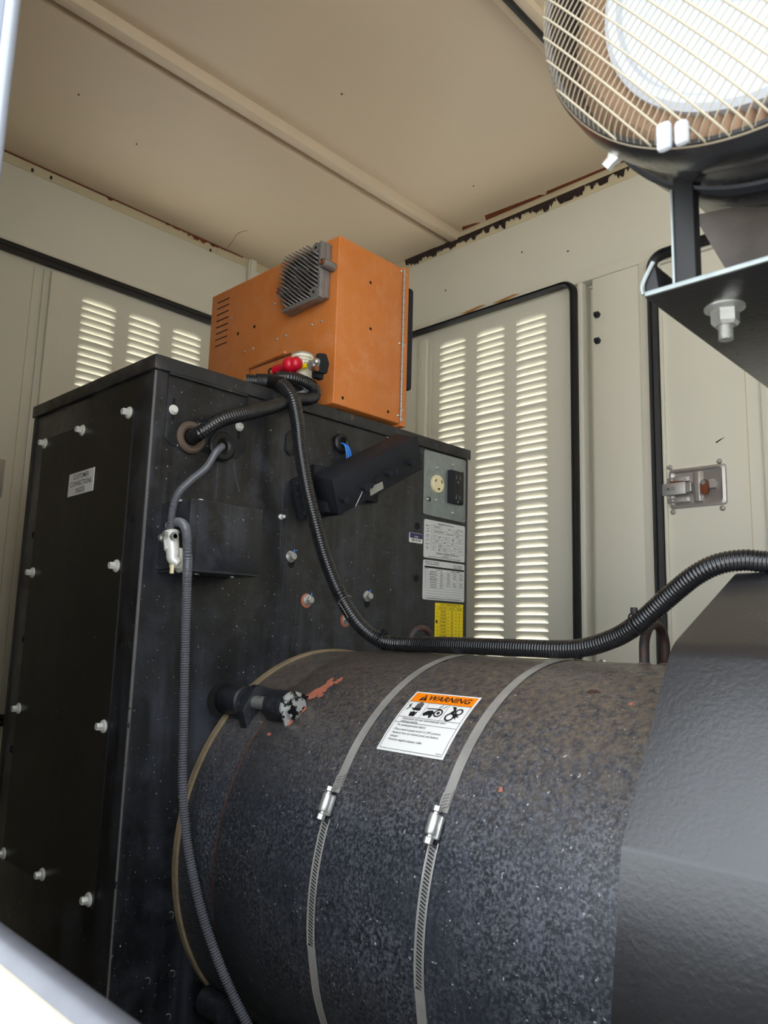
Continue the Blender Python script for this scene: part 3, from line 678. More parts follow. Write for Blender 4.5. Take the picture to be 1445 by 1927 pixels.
# zinc elbow clamp connector on its left side
cn = thing('conduit_connector', 'silver zinc elbow clamp connector on the small black box', 'connector', P(328, 1060, 'Y', .555))
c0 = P(322, 1003, 'Y', .553); c1 = P(326, 1052, 'Y', .553); yz = V((0, 0, 1))
g = MB(); g.tube([c0, c0.lerp(c1, .35), c0.lerp(c1, .75), c1, c1+V((.006, .006, -.006))], [.0098, .0098, .0090, .0082, .005], n=14)
g.torus(c0, (c1-c0), .0095, .0022, 20, 6); g.tube([c0+V((-.004, -.006, 0)), c1+V((-.004, -.007, .012))], .0045, n=8); part('elbow', g, whitebolt, cn)
g = MB(); g.cyl(c0+V((-.016, -.004, -.006)), c0+V((.018, -.004, -.006)), .0035, n=8); g.lathe(c0+V((.012, -.004, -.006)), (1, 0, 0), [(0, 0), (.0058, 0), (.0058, .006), (0, .006)], 6); g.lathe(c0+V((-.018, -.004, -.006)), (1, 0, 0), [(0, 0), (.0055, 0), (.0055, .005), (0, .005)], 8); g.lathe(c0+V((.004, -.010, -.004)), (0, -1, 0), [(0, .004), (.0045, .004), (.005, 0)], 10); part('clamp_screw', g, zinc, cn)
g = MB(); hb_ = V((-.936, .5735, .088)); g.lathe(hb_, (0, -1, 0), [(.0135, 0), (.0135, .0035), (.0105, .004), (.0105, .010), (.0075, .014), (0, .015)], 22); g.box(c1+V((.001, .0, -.012)), hb_+V((0, -.006, .020)), .003); part('hub', g, whitebolt, cn)
g = MB(); g.box(c1+V((-.001, -.004, -.020)), c1+V((.004, 0, -.008)), .0008); part('tab', g, cond_cream, cn)

# ------------------------------------------------------------------ tilted black box (regulator tray)
Lx = V((.121, .852, .509)).normalized(); Dx = (V((.959, .032, -.281)) - Lx*V((.959, .032, -.281)).dot(Lx)).normalized(); Vx = Lx.cross(Dx); Vx = Vx if Vx.z > 0 else -Vx
o3 = P(625.2, 903.6, 'X', -.925)            # front top left corner
M3 = Matrix((Lx, Dx, Vx)).transposed().to_4x4(); M3.translation = o3
def T3(a, b, c): return M3 @ V((a, b, c))
tb = thing('regulator_box', 'black plastic box mounted tilted on the cabinet face, with round pegs on its front', 'electrical box', T3(.1, -.03, -.065))
LL, HH, DD = .211, .064, .052
g = MB(); g.box((0, -DD, -HH), (LL, 0, 0), .003, 2, M=M3); part('case', g, plastic, tb)
g = MB(); g.box((-.001, -.0035, -HH-.001), (LL+.001, .001, .001), .0012, 2, M=M3); part('front_cover', g, plastic, tb)
def peg(a, c, r=.0068, h=.014):
    p = T3(a, .001, c); d = Dx; g = MB(); g.lathe(p, d, [(r*.8, 0), (r*.8, h*.4), (r, h*.45), (r, h), (r*.7, h+.0006), (0, h+.0006)], 14); part('peg', g, plastic, tb)
for x, y in ((642, 938), (681, 916), (688, 911), (726, 889), (735, 886), (767, 869)):
    q = P(x, y, 'X', -.925); rel = M3.inverted() @ q
    d0 = q.normalized(); n_ = Dx; t_ = (o3-V((0, 0, 0))).dot(n_)/d0.dot(n_); rel = M3.inverted() @ (d0*t_); peg(rel.x, rel.z, .0052 if x in (688, 735) else .0062)
def onfront(x, y, off=.0016):
    d0 = (P(x, y, 'X', -1)).normalized(); t_ = (o3+Dx*off).dot(Dx)/d0.dot(Dx); return d0*t_
g = MB(); g.add([onfront(*p) for p in ((695, 917), (719.5, 906), (722, 919), (697, 933.5))], [(0, 1, 2, 3)]); part('foil_label', g, zinc, tb, label='small silver foil label')
g = MB(); q = onfront(705, 901); g.torus(q, Dx, .0085, .0007, 24, 6); q = onfront(705, 903)
g.tube([q+Vx*.005, q-Vx*.005], .0007, n=4); part('moulded_mark', g, rubber, tb)
g = MB(); g.tube([onfront(682, 925), onfront(676, 938), onfront(669, 953)], .0006, n=4); part('white_tie', g, whitebolt, tb)
# rear flange with ribs at left, and mounting bracket
g = MB(); fb = V((X1+.002, 0, 0))
pts = [P(x, y, 'X', X1+.010) for x, y in ((552, 903), (562, 897), (572, 905), (584, 965), (579, 975), (568, 978))]
g.prism(pts, (-.010, 0, 0), .0012)
for t in (.25, .45, .65, .82):
    a = pts[0].lerp(pts[5], t); b = pts[2].lerp(pts[3], t); g.tube([a+V((.001, 0, 0)), b+V((.001, 0, 0))], .0018, n=6)
part('mounting_flange', g, plastic, tb)
fsm = MB().lathe((0, 0, 0), (1, 0, 0), [(0, 0), (.006, 0), (.006, .002), (.004, .0045), (0, .005)], 12).mesh('screw', plastic, V((0, 0, 0)))
for x, y in ((561, 910), (574, 966)): inst('screw', fsm, P(x, y, 'X', X1+.0105), tb)
g = MB(); a = P(584, 861, 'X', X1); g.box((X1, a.y, .24), (X1+.012, a.y+.16, .285), .001); g.box((X1, .86, .20), (-.962, .90, .262), .002); g.box((X1, .96, .27), (-.966, 1.0, .318), .002); part('bracket', g, plastic, tb)

# ------------------------------------------------------------------ conduits
def cond(name, pts, r, mt, label, corr=.0012, pitch=.0042, n=16, group=None):
    g = MB(); g.tube(pts, r, n=n, corr=corr, pitch=pitch); return part(name, g, mt, None, label, 'conduit', group, ang=1.2)
condA = [V((X1+.003, .612, .284)), P(376, 815, 'X', -.972), P(420, 789, 'X', -.958), P(470, 777, 'X', -.955), P(515, 765, 'X', -.962), P(550, 752, 'X', -.978), P(578, 751, 'X', -.984), P(592, 743, 'X', -.990), P(588, 729, 'X', -.985), P(568, 717, 'X', -.985), P(543, 711, 'X', -.990), P(519, 711, 'X', -1.003)]
condA_ = [p if i < 4 or p.z > .405 or i < 5 else V((p.x, p.y, max(p.z, .372+.0))) for i, p in enumerate(condA)]
cond('flexible_conduit', condA, .0115, hose, 'black ribbed conduit running from the brown grommet and looping up round the solenoid')
condB = [P(462, 717, 'Z', .412), P(482, 718, 'Z', .413), P(508, 719, 'X', -1.012), P(530, 724, 'X', -.985), P(550, 750, 'X', -.958), P(560, 795, 'X', -.950), P(566, 850, 'X', -.945), P(578, 920, 'X', -.940), P(594, 985, 'X', -.935), P(612, 1050, 'X', -.930), P(638, 1115, 'X', -.915), P(674, 1173, 'X', -.88), P(718, 1206, 'X', -.85), V((-.80, .90, -.0155)), V((-.72, .895, -.0145)), V((-.60, .89, -.0145)), P(1080, 1221, 'Y', .89), P(1150, 1203, 'Y', .885), P(1200, 1174, 'Y', .875), P(1255, 1126, 'Y', .868), P(1305, 1085, 'Y', .86), P(1350, 1062, 'Y', .86), P(1400, 1054, 'Y', .865), P(1480, 1056, 'Y', .87), V((-.12, .88, .095))]
cond('flexible_conduit.001', condB, .0122, hose, 'longest black ribbed conduit, hanging down the cabinet face and over the alternator to the guard')
g = MB(); g.tube(condB[1:4], .0134, n=18); 
part('conduit_sleeve', g, rubber, bpy.data.objects['flexible_conduit.001'])
condC = [V((X1+.003, .668, .281)), P(405, 853, 'X', -.972), P(388, 880, 'X', -.960), P(360, 903, 'X', -.952), P(336, 928, 'X', -.945), P(325, 958, 'Y', .556), P(322, 985, 'Y', .553), c0]
cond('flexible_conduit.002', condC, .0056, loom, 'short thin grey ribbed conduit from the black grommet down into the silver elbow', corr=.0016, pitch=.0033, n=12)
condD = [P(318, 990, 'Y', .566), P(331, 983, 'Y', .562), P(344, 986, 'Y', .556), P(351, 1003, 'Y', .552), P(353, 1040, 'Y', .550), P(352, 1090, 'X', -.905), P(349, 1200, 'X', -.925), P(346, 1350, 'X', -.935), P(344, 1470, 'X', -.93), P(349, 1560, 'X', -.925), P(360, 1630, 'X', -.915), P(378, 1710, 'X', -.90), P(400, 1780, 'X', -.885), P(428, 1850, 'X', -.87), P(460, 1917, 'X', -.85), P(500, 1990, 'X', -.83), P(540, 2070, 'X', -.82)]
cond('flexible_conduit.003', condD, .0066, loom, 'long thin grey ribbed conduit hanging from the small box past the alternator end', corr=.0019, pitch=.0034, n=12)
# cable ties
def tie(parent, c, d, r, hd):
    g = MB(); g.torus(c, d, r, .0011, 24, 6); h = V(hd).normalized(); g.box(c+h*(r+.001)-V((.003, .003, .003)), c+h*(r+.001)+V((.004, .003, .005)), .0006); part('cable_tie', g, rubber, parent)
ob_ = bpy.data.objects['flexible_conduit.001']
tie(ob_, P(724, 1207, 'X', -.845), condB[13]-condB[12], .0136, (0, -.2, 1)); tie(ob_, P(1200, 1174, 'Y', .875), condB[19]-condB[17], .0140, (-.2, -.3, 1))
g = MB(); pw = [P(638, 1135, 'X', -.897), P(648, 1150, 'X', -.892), P(655, 1163, 'X', -.888)]; g.tube(pw, .0006, n=4); g.torus(P(648, 1130, 'X', -.905), condB[11]-condB[10], .0127, .0005, 20, 4); part('wire_tie', g, zinc, ob_)

# ------------------------------------------------------------------ orange control panel box
BX, BY, BZ0, BZ1 = -1.0, .900, .408, .734
ox = thing('control_panel', 'orange painted steel control panel box sitting on top of the black cabinet', 'control panel', (-1.21, .99, .398))
g = MB(); g.box((-1.417, BY, BZ0), (BX, 1.078, BZ1), .0025, 3); part('box_shell', g, orange, ox)
g = MB(); g.box((-1.40, .93, .3985), (-1.02, .945, BZ0)); g.box((-1.40, 1.04, .3985), (-1.02, 1.055, BZ0)); parts('foot_rail', g, black, ox)
g = MB(); g.box((-1.417, 1.0795, BZ0-.004), (BX+.001, 1.095, BZ1+.005), .002); dr = part('front_door', g, orange, ox)
g = MB(); g.box((-1.38, 1.095, .485), (BX-.001, 1.114, .702), .006); part('display_frame', g, plastic, dr, label='black display frame')
g = MB(); g.cyl((BX+.0015, 1.0788, .4125), (BX+.0015, 1.0788, .731), .0026, n=10); hg = part('hinge', g, steel, ox, label='bright steel piano hinge')
g = MB()
for k in range(20): z = .4220+k*.0155; g.cyl((BX+.0015, 1.0788, z), (BX+.0015, 1.0788, z+.0004), .0028, n=10)
parts('hinge_joint', g, dark, hg)
rv = MB().lathe((0, 0, 0), (1, 0, 0), [(0, .0016), (.0016, .0016), (.003, 0)], 10).mesh('rivet', zinc, V((0, 0, 0)))
for u, z in ((1.073, .727), (1.086, .722), (1.072, .573), (1.086, .573), (1.073, .424), (1.085, .438), (1.085, .418)): inst('rivet', rv, (BX, u, z), ox)
hx3 = MB().lathe((0, 0, 0), (1, 0, 0), [(0, .0004), (.0028, .0004), (.0032, 0)], 12).mesh('hole', dark, V((0, 0, 0)))
for u, z in ((.985, .670), (.989, .577), (.923, .423), (1.044, .425)): inst('hole', hx3, (BX, u, z), ox)
hy3 = MB().lathe((0, 0, 0), (0, -1, 0), [(0, .0004), (.0034, .0004), (.0038, 0)], 12).mesh('hole', dark, V((0, 0, 0)))
for x, y in ((478.7, 614.7), (447.5, 628)): inst('hole', hy3, P(x, y, 'Y', BY), ox)
sy = MB().lathe((0, 0, 0), (0, -1, 0), [(0, .002), (.0016, .002), (.003, 0)], 10).mesh('screw', galv, V((0, 0, 0)))
for x, y in ((517, 572), (586.6, 611), (604.6, 604.6), (521, 638), (537.6, 631.6), (460, 661.6), (476, 656), (436, 600), (467, 714)): inst('screw', sy, P(x, y, 'Y', BY), ox)
for k in range(8):
    a = P(409+(-.6)*k*.9, 576+k*10.3, 'Y', BY); b = P(430.5-.6*k, 565.5+k*10.6, 'Y', BY)
    g = MB(); z = .712-.0145*k; g.prism([V((x, BY-.0004, zz)) for x, zz in rpoly([(-1.394, z-.0013), (-1.349, z-.0013), (-1.349, z+.0013), (-1.394, z+.0013)], .0012)], (0, .0006, 0)); part('vent_slot', g, dark, ox)
# recessed shelf
a, b, c = P(468, 688, 'Y', BY), P(537, 661, 'Y', BY), P(548, 661, 'Y', BY)
g = MB(); g.prism([V((a.x, BY, .5345)), V((a.x+.004, BY-.004, .538)), V((b.x, BY-.004, .5415)), V((b.x+.004, BY, .541))], (0, 0, -.006), .0006); sh = part('drip_shelf', g, orange, ox)
g = MB(); g.box((a.x+.004, BY-.0006, .5275), (c.x, BY+.001, .5335)); part('painted_shelf_shadow', g, rust, sh)  # rust-brown strip paints in the shadow under the shelf
g = MB(); g.box((a.x+.005, BY-.0007, .41), (a.x+.0058, BY, .528)); part('seam', g, rust, ox)

# finned heat sink
hs = thing('heat_sink', 'grey cast aluminium finned heat sink bolted to the orange box', 'heat sink', (-1.09, .885, .60))
yb2 = BY-.001
Y_ = lambda pts, y: [V((x, y, z)) for x, z in pts]
body = [(-1.137, .640), (-1.128, .606), (-1.020, .612), (-1.018, .720), (-1.120, .718), (-1.137, .690)]
g = MB(); g.prism(Y_(body, yb2), (0, -.013, 0), .002); g.box((-1.1275, yb2-.012, .606), (-1.024, yb2-.027, .615), .002); g.box((-1.0260, yb2-.012, .608), (-1.0185, yb2-.027, .7185), .002); part('base', g, alu, hs)
fin_poly = [(-1.137, .640), (-1.121, .616), (-1.040, .615), (-1.026, .628), (-1.026, .694), (-1.052, .7185), (-1.119, .7185), (-1.137, .700)]
fd = V((.763, -.646)).normalized(); fn_ = V((.646, .763)).normalized()
def clip(c):
    lo, hi = -9, 9; n = len(fin_poly); o = fn_*c
    for i in range(n):
        a_, b_ = V(fin_poly[i]), V(fin_poly[(i+1) % n]); e_ = b_-a_; nn = V((-e_.y, e_.x)); den = nn.dot(fd); num = nn.dot(o-a_)
        if abs(den) < 1e-9:
            if num < 0: return None
        elif den > 0: lo = max(lo, -num/den)
        else: hi = min(hi, -num/den)
    return (lo, hi) if hi-lo > .006 else None
cs = [V(p).dot(fn_) for p in fin_poly]; cc = min(cs)+.004; fi = 0
gaps = {4: (.35, .45), 6: (.62, .72), 8: (.40, .50), 10: (.30, .38), 12: (.55, .66), 14: (.4, .5)}
while cc < max(cs)-.003:
    r_ = clip(cc)
    if r_:
        lo, hi = r_; segs = [(lo, hi)]
        if fi in gaps and hi-lo > .05: a_, b_ = gaps[fi]; L_ = hi-lo; segs = [(lo, lo+L_*a_), (lo+L_*b_, hi)]
        for sa, sb_ in segs:
            g = MB(); vs = []; fs = []; K = 14
            for k in range(K+1):
                t = k/K; tt = sa+(sb_-sa)*t; q = fn_*cc+fd*tt; cv = min(.022, (sb_-sa)*.6); u = max(0, (tt-(sb_-cv))/cv); h = .0195*(1-u*u)**.5 if u < 1 else 0; h = max(h, .0015)
                for yy, wd in ((yb2-.012, .0018), (yb2-.012-h, .0010)):
                    for s_ in (-1, 1): p2 = q+fn_*s_*wd; vs.append(V((p2.x, yy, p2.y)))
            for k in range(K): o = 4*k; fs += [(o, o+4, o+6, o+2), (o+1, o+3, o+7, o+5), (o+2, o+6, o+7, o+3)]
            o = 4*K; fs += [(0, 2, 3, 1), (o, o+1, o+3, o+2)]; g.add(vs, fs); part('fin', g, alu, hs)
    fi += 1; cc += .0068
def boss(X, Z, y0_, y1_, r_):
    g = MB(); g.cyl((X, y0_, Z), (X, y1_, Z), r_, n=16); part('mounting_boss', g, alu, hs)
boss(-1.012, .672, yb2, yb2-.029, .0085); boss(-1.136, .652, yb2, yb2-.030, .0065); boss(-1.034, .7085, yb2-.012, yb2-.0275, .010); boss(-1.034, .6205, yb2-.012, yb2-.0285, .010)
sb = MB().lathe((0, 0, 0), (0, -1, 0), [(.0060, 0), (.0058, .003), (.004, .0035), (.003, .002), (0, .002)], 12).mesh('screw', copper, V((0, 0, 0)))
inst('screw', sb, (-1.012, yb2-.029, .672), hs); inst('screw', sb, (-1.136, yb2-.030, .652), hs)
sc2 = MB().lathe((0, 0, 0), (0, -1, 0), [(0, 0.0003), (.0030, .0003), (.0034, 0)], 12).mesh('screw_hole', dark, V((0, 0, 0)))
inst('screw_hole', sc2, (-1.034, yb2-.0276, .7085), hs); inst('screw_hole', sc2, (-1.034, yb2-.0286, .6205), hs)

# ------------------------------------------------------------------ solenoid on the cabinet lid
so = thing('starter_solenoid', 'round cream-labelled solenoid with red rubber boots, standing on the cabinet lid beside the orange box', 'solenoid', (-1.035, .835, .398))
sc = P(569, 690, 'Y', .835); sc = V((sc.x, .835, .44))
g = MB(); g.lathe((sc.x, sc.y, .3985), (0, 0, 1), [(0, 0), (.027, 0), (.027, .005), (.020, .022), (.0185, .034), (.0195, .034), (.0195, .082), (.0185, .0845), (0, .0845)], 32); part('can', g, zinc, so)
g = MB(); g.lathe((sc.x, sc.y, .437), (0, 0, 1), [(.0198, 0), (.0198, .042)], 32); slb = part('paper_label', g, mat('paper_label', rgb(236, 228, 205), .5), so)
def fcyl(u, z): a = u/.0199; e = V((-.62, -.785, 0)); a0 = atan2(-.60, .80)+a; return V((sc.x+.0201*cos(a0), sc.y+.0201*sin(a0), z))
g = MB()
for t, z, s_ in (('WHITE RODGERS', .473, .0042), ('NO. 120-105 12V', .4675, .0042), ('12 VOLT  INTERM.', .462, .0040), ('MADE IN U.S.A.', .4565, .0038)): write(g, t, s_, 0, z, fcyl, bold=.01)
part('lettering', g, ink, slb)
g = MB(); a = P(546, 690, 'Y', .800); b = P(517, 697, 'Y', .796); g.tube([a+V((.012, .002, .003)), a, a.lerp(b, .4), b], [.0125, .0130, .0090, .0080], n=14); g.ball(a+V((.002, -.004, .002)), .0130); g.ball(a+V((.012, .002, .003)), .0125); part('red_boot', g, red, so, label='red rubber terminal boots')
g = MB(); q = P(575, 690, 'Y', .822); g.cyl(q-V((.007, .004, 0)), q+V((.008, -.001, .0)), .0048, n=12); part('yellow_terminal', g, yel, so, label='yellow crimp terminal')
g = MB(); q = P(590, 688, 'Y', .815); g.cyl(q-V((.010, 0, -.002)), q+V((.010, 0, .0)), .004, n=10); g.lathe(q+V((-.006, 0, .001)), (1, 0, 0), [(0, 0), (.010, 0), (.010, .003), (0, .003)], 6); g.lathe(q+V((.0, 0, .002)), (1, 0, 0), [(0, 0), (.0085, 0), (.0085, .005), (0, .005)], 6); g.ball(q+V((.010, -.002, .004)), .006); part('terminal_stud', g, zinc, so)
g = MB(); q = P(592, 694, 'Y', .812); g.cyl(q-V((.003, 0, 0)), q+V((.006, 0, 0)), .0052, n=12); part('copper_nut', g, copper, so)
g = MB(); q = P(603, 686, 'Y', .845); pts = [q+V((0, a, b)) for a, b in rpoly([(-.016, -.020), (.010, -.016), (.014, .004), (.006, .020), (-.012, .016)], .005)]; g.prism(pts, (.008, 0, 0), .0015); g.box(q+V((-.012, -.010, -.026)), q+V((.002, .008, -.006)), .003); part('terminal_block', g, plastic, so, label='black plastic terminal block')
g = MB(); e0 = P(512, 699, 'Y', .815); g.torus(e0, (.6, -.7, .2), .0065, .0018, 18, 6); part('ring_lug', g, rubber, so)
# dark stub hoses behind the loop
g = MB(); g.tube([V((-1.005, .775, .411)), V((-1.0, .812, .417)), V((-1.012, .840, .412))], .0115, n=14); g.tube([V((-1.018, .845, .410)), V((-1.016, .870, .409))], .0105, n=12)
part('hose_stub', g, rubber, None, 'short black rubber hose stub lying behind the conduit loop on the cabinet lid', 'hose')

# ------------------------------------------------------------------ alternator
al = thing('alternator', 'large horizontal black cylinder with crinkled dusty paint and a warning label', 'alternator', (-.6, CY, -ZC))
ax = V((1, 0, 0))
def ring(x0, x1, r0, prof=None, n=128): return MB().lathe((x0, CY, CZ), ax*(x1-x0), prof or [(0, 0), (r0, 0), (r0, 1), (0, 1)], n)
g = ring(-.999, -.9895, .2908); part('tan_gasket', g, tan, al, label='tan gasket ring against the cabinet')
g = ring(-.9895, -.902, .2865, [(0, 0), (.2868, 0), (.2872, .2), (.2890, .9), (.2884, 1), (0, 1)]); part('adapter_ring', g, barrelm, al)
g = ring(-.902, -.8985, .2895); part('groove', g, copper, al, label='thin copper-coloured joint line')
g = ring(-.8985, -.30, .2915, [(0, 0), (.2903, 0), (.2915, .003), (.2915, 1), (0, 1)]); part('barrel', g, barrelm, al)
g = MB()
for x in (-.93, -.42): g.prism([(x, .70, -ZC), (x, 1.14, -ZC), (x, 1.10, -.545), (x, .74, -.545)], (.06, 0, 0), .004)
parts('foot', g, black, al)
# bolting lugs
def radial(x, th, r): return C(x, th, r)
thl = 137.0
c_ = P(435, 1322, 'X', -.97); c2_ = P(517, 1337, 'X', -.868)
c_ = c_+V((0, .011, .003)); c2_ = V((-.868, c_.y+.002, c_.z-.001))
lg = MB(); lg.lathe((-.999, c_.y, c_.z), ax, [(0, 0), (.0205, 0), (.0225, .003), (.0225, .050), (.020, .053), (0, .053)], 26)
lg.box((-.995, c_.y-.002, c_.z-.040), (-.950, c_.y+.05, c_.z+.014), .008); lg.prism([V((-.945, y, z)) for y, z in rpoly([(c_.y-.020, c_.z-.010), (c_.y-.006, c_.z-.050), (c_.y+.05, c_.z-.04), (c_.y+.05, c_.z+.014), (c_.y+.004, c_.z+.026)], .010)], (.016, 0, 0), .002)
part('lug', lg, lugm, al)
lg = MB(); lg.lathe((-.8900, c2_.y+.004, c2_.z), ax, [(0, 0), (.0215, 0), (.0225, .003), (.0225, .040), (0, .041)], 26); lg.box((-.888, c2_.y, c2_.z-.042), (-.853, c2_.y+.05, c2_.z+.012), .006); part('lug', lg, lugm, al)
g = MB(); g.cyl((-.930, c_.y+.003, c_.z), (-.888, c_.y+.003, c_.z), .0095, n=16); part('through_bolt', g, zinc, al, label='bright zinc through bolt between the lugs')
g = MB(); g.lathe((-.8490, c2_.y+.003, c2_.z), ax, [(0, 0), (.0225, 0), (.0225, .003), (.0165, .0035), (.016, .012), (0, .013)], 24); g.prism([(-.8490, c2_.y-.006, c2_.z-.034), (-.8490, c2_.y+.012, c2_.z-.018), (-.8490, c2_.y-.014, c2_.z-.010)], (.003, 0, 0)); g.prism([(-.8490, c2_.y+.014, c2_.z+.020), (-.8490, c2_.y+.040, c2_.z+.012), (-.8490, c2_.y+.022, c2_.z-.004)], (.003, 0, 0)); part('bolt_head', g, flaked, al, label='silver bolt head with flaking black paint')
g = MB(); g.lathe((-.9994, c_.y-.008, c_.z-.002), ax, [(0, .0003), (.026, .0003)], 26); part('lug_hole', g, dark, al)
# lower lug near the bottom edge
lg = MB(); q = C(-.985, 221, .302); lg.lathe(q, ax, [(0, 0), (.019, 0), (.019, .05), (0, .052)], 20); lg.box(q+V((0, .0, -.015)), q+V((.048, .05, .015)), .004); part('lug', lg, lugm, al)
g = MB(); q = C(-.989, 221, .306); g.ball(q, .006); part('bolt_end', g, zinc, al)
# paint chips as thin raised flakes
def patchp(x, th, w_, h_, seed, n=22, rr=.29185):
    rnd = random.Random(seed); pts = []
    for i in range(n):
        a = 2*pi*i/n; k = rnd.uniform(.55, 1.05); pts.append(C(x+cos(a)*w_*k, th+degrees(sin(a)*h_*k/.2915), rr))
    g = MB(); g.add([C(x, th, rr)]+pts, [(0, 1+i, 1+(i+1) % n) for i in range(n)]); return g
g = MB(); rnd = random.Random(11)
for x_, t_, w_, h_ in ((-.868, 131, .010, .010), (-.858, 128.5, .012, .012), (-.850, 126, .013, .012), (-.846, 123.5, .009, .010), (-.836, 121.5, .006, .011), (-.853, 121.8, .005, .009), (-.842, 128.5, .008, .006), (-.852, 134.5, .006, .008), (-.858, 139, .006, .006), (-.905, 134, .004, .003), (-.910, 136, .004, .003), (-.880, 134.8, .005, .004), (-.884, 143.5, .005, .003)):
    q = patchp(x_+.014, t_-1, w_, h_, rnd.randint(0, 999), 26, .29180+rnd.random()*.0002); g.add(q.v, q.f)
parts('primer_patch', g, primer, al)
g = patchp(-.381, 119.5, .003, .0045, 4, 12); g2 = patchp(-.477, 145.5, .003, .003, 5, 12); g.add(g2.v, g2.f); g2 = patchp(-.433, 116, .009, .006, 6, 18); parts('primer_chip', g, primer, al); part('primer_scuff', g2, primdk, al)
# warning label wrapped on the barrel
WX0, WX1, T0, T1 = -.6665, -.5635, 122.3, 141.4
wlen = (T1-T0)*pi/180*.2921
def fw_(off): return lambda u, v: C(WX0+u, T0+degrees((wlen-v)/.2915), .2921+off)   # u to the right, v up
g = MB(); f0 = fw_(0)
for i in range(14): rect(g, 0, wlen*i/14, WX1-WX0, wlen*(i+1)/14, f0)
W = WX1-WX0; wlb = part('warning_label', g, white, al, label='white and orange WARNING label'); k = wlen/.098
f1, f2, f3 = fw_(.0004), fw_(.0007), fw_(.0010)
g = MB()
for i in range(4): rect(g, .003, wlen-.0195+i*.0042, W-.003, wlen-.0195+(i+1)*.0042, f1)
part('orange_band', g, orangel, wlb)
g = MB(); write(g, 'WARNING', .0125, .0605, wlen-.0113, f2, bold=.022, shear=.2, sx=1.08)
poly(g, [(.0150, wlen-.0165), (.0275, wlen-.0165), (.0213, wlen-.0050)], f2)
for a in (.0030, wlen-.0032, .0405, .0515): pass
def hl(y): rect(g, .003, y-.0002, W-.003, y+.0003, f2)
hl(.003); hl(.0505); hl(.0415)
hl(wlen-.0198)
for x in (.003, W-.0035): 
    for i in range(8): rect(g, x, .003+(wlen-.023)*i/8, x+.0005, .003+(wlen-.023)*(i+1)/8, f2)
for x in (.0355, .068): rect(g, x, .0505, x+.0004, wlen-.0198, f2)
tx = lambda s_, x, y, sz=.0047: write(g, s_, sz, x, y, f2, align='LEFT', sx=.98)
tx('Generator set can automatically start', .012, .0478, .0046); tx('without notice.', .012, .0436, .0046)
tx('To avoid personal injury:', .010, .0375); tx('- Place control panel switch in OFF position.', .008, .0310, .0043); tx('- Remove fuse on control panel and battery', .008, .0258, .0043); tx('charger.', .010, .0208, .0043); tx('- Remove negative battery cable.', .008, .0158, .0043); write(g, '0A9690', .0025, W-.009, .0055, f2)
# pictograms: shocked hand, belt and hand, gears and hand
by = .0505
def S_(pts, ox, oy, sc=1): poly(g, [(ox+x*sc, by+oy+y*sc) for x, y in pts], f2)
for i, (a, b) in enumerate(((14.5, 24.5), (17.2, 26.5), (19.9, 26.8), (22.6, 25))): S_([(a/1000, .0135), (a/1000+.0020, .0135), (a/1000+.0022, b/1000), (a/1000+.0004, b/1000)], .004, 0)
S_([(.0135, .0120), (.0255, .0120), (.0258, .0160), (.0140, .0160)], .004, 0); S_([(.0095, .0150), (.0115, .0165), (.0145, .0115), (.0150, .0145)], .004, 0)
S_([(.0140, .0020), (.0225, .0020), (.0240, .0105), (.0205, .0085), (.0180, .0108), (.0150, .0085), (.0128, .0100)], .004, 0)
S_([(.004, .010), (.006, .0115), (.0075, .0160), (.0050, .0175), (.0078, .0215), (.0092, .0205), (.0075, .0180), (.0098, .0165), (.0070, .0105)], .002, .002)
def ringp(cx, cy, r0, r1, n=18, teeth=0):
    for i in range(n):
        a, b = 2*pi*i/n, 2*pi*(i+1)/n; poly(g, [(cx+r0*cos(a), cy+r0*sin(a)), (cx+r1*cos(a), cy+r1*sin(a)), (cx+r1*cos(b), cy+r1*sin(b)), (cx+r0*cos(b), cy+r0*sin(b))], f2)
        if teeth and i % 2 == 0: m_ = (a+b)/2; d = .35/teeth; poly(g, [(cx+r1*cos(m_-d), cy+r1*sin(m_-d)), (cx+(r1+.0016)*cos(m_-d), cy+(r1+.0016)*sin(m_-d)), (cx+(r1+.0016)*cos(m_+d), cy+(r1+.0016)*sin(m_+d)), (cx+r1*cos(m_+d), cy+r1*sin(m_+d))], f2)
ringp(.0595, by+.0115, .0046, .0066); ringp(.0595, by+.0115, 0, .0024, 12)
S_([(.038, .0165), (.060, .0175), (.060, .0190), (.039, .0180)], 0, 0); S_([(.037, .0085), (.040, .0045), (.047, .0070), (.0495, .0020), (.052, .0030), (.053, .0120), (.049, .0150), (.042, .0135)], 0, 0); S_([(.055, .0200), (.0565, .0200), (.0595, .0255), (.0585, .0258)], 0, 0); S_([(.060, .0195), (.061, .0195), (.0665, .0240), (.0655, .0245)], 0, 0)
ringp(.0790, by+.0075, .0044, .0054, 20, 1); ringp(.0880, by+.0170, .0034, .0043, 16, 1)
S_([(.0735, .0250), (.0800, .0245), (.0825, .0185), (.0820, .0140), (.0860, .0120), (.0910, .0150), (.0890, .0110), (.0930, .0085), (.0880, .0085), (.0890, .0045), (.0855, .0075), (.0835, .0110), (.0760, .0140), (.0790, .0190)], 0, 0)
part('lettering', g, ink, wlb)
g = MB(); poly(g, [(.0207, wlen-.0140), (.0218, wlen-.0140), (.0221, wlen-.0085), (.0205, wlen-.0085)], f3); poly(g, [(.0206, wlen-.0160), (.0219, wlen-.0160), (.0219, wlen-.0149), (.0206, wlen-.0149)], f3); part('exclamation_mark', g, orangel, wlb)

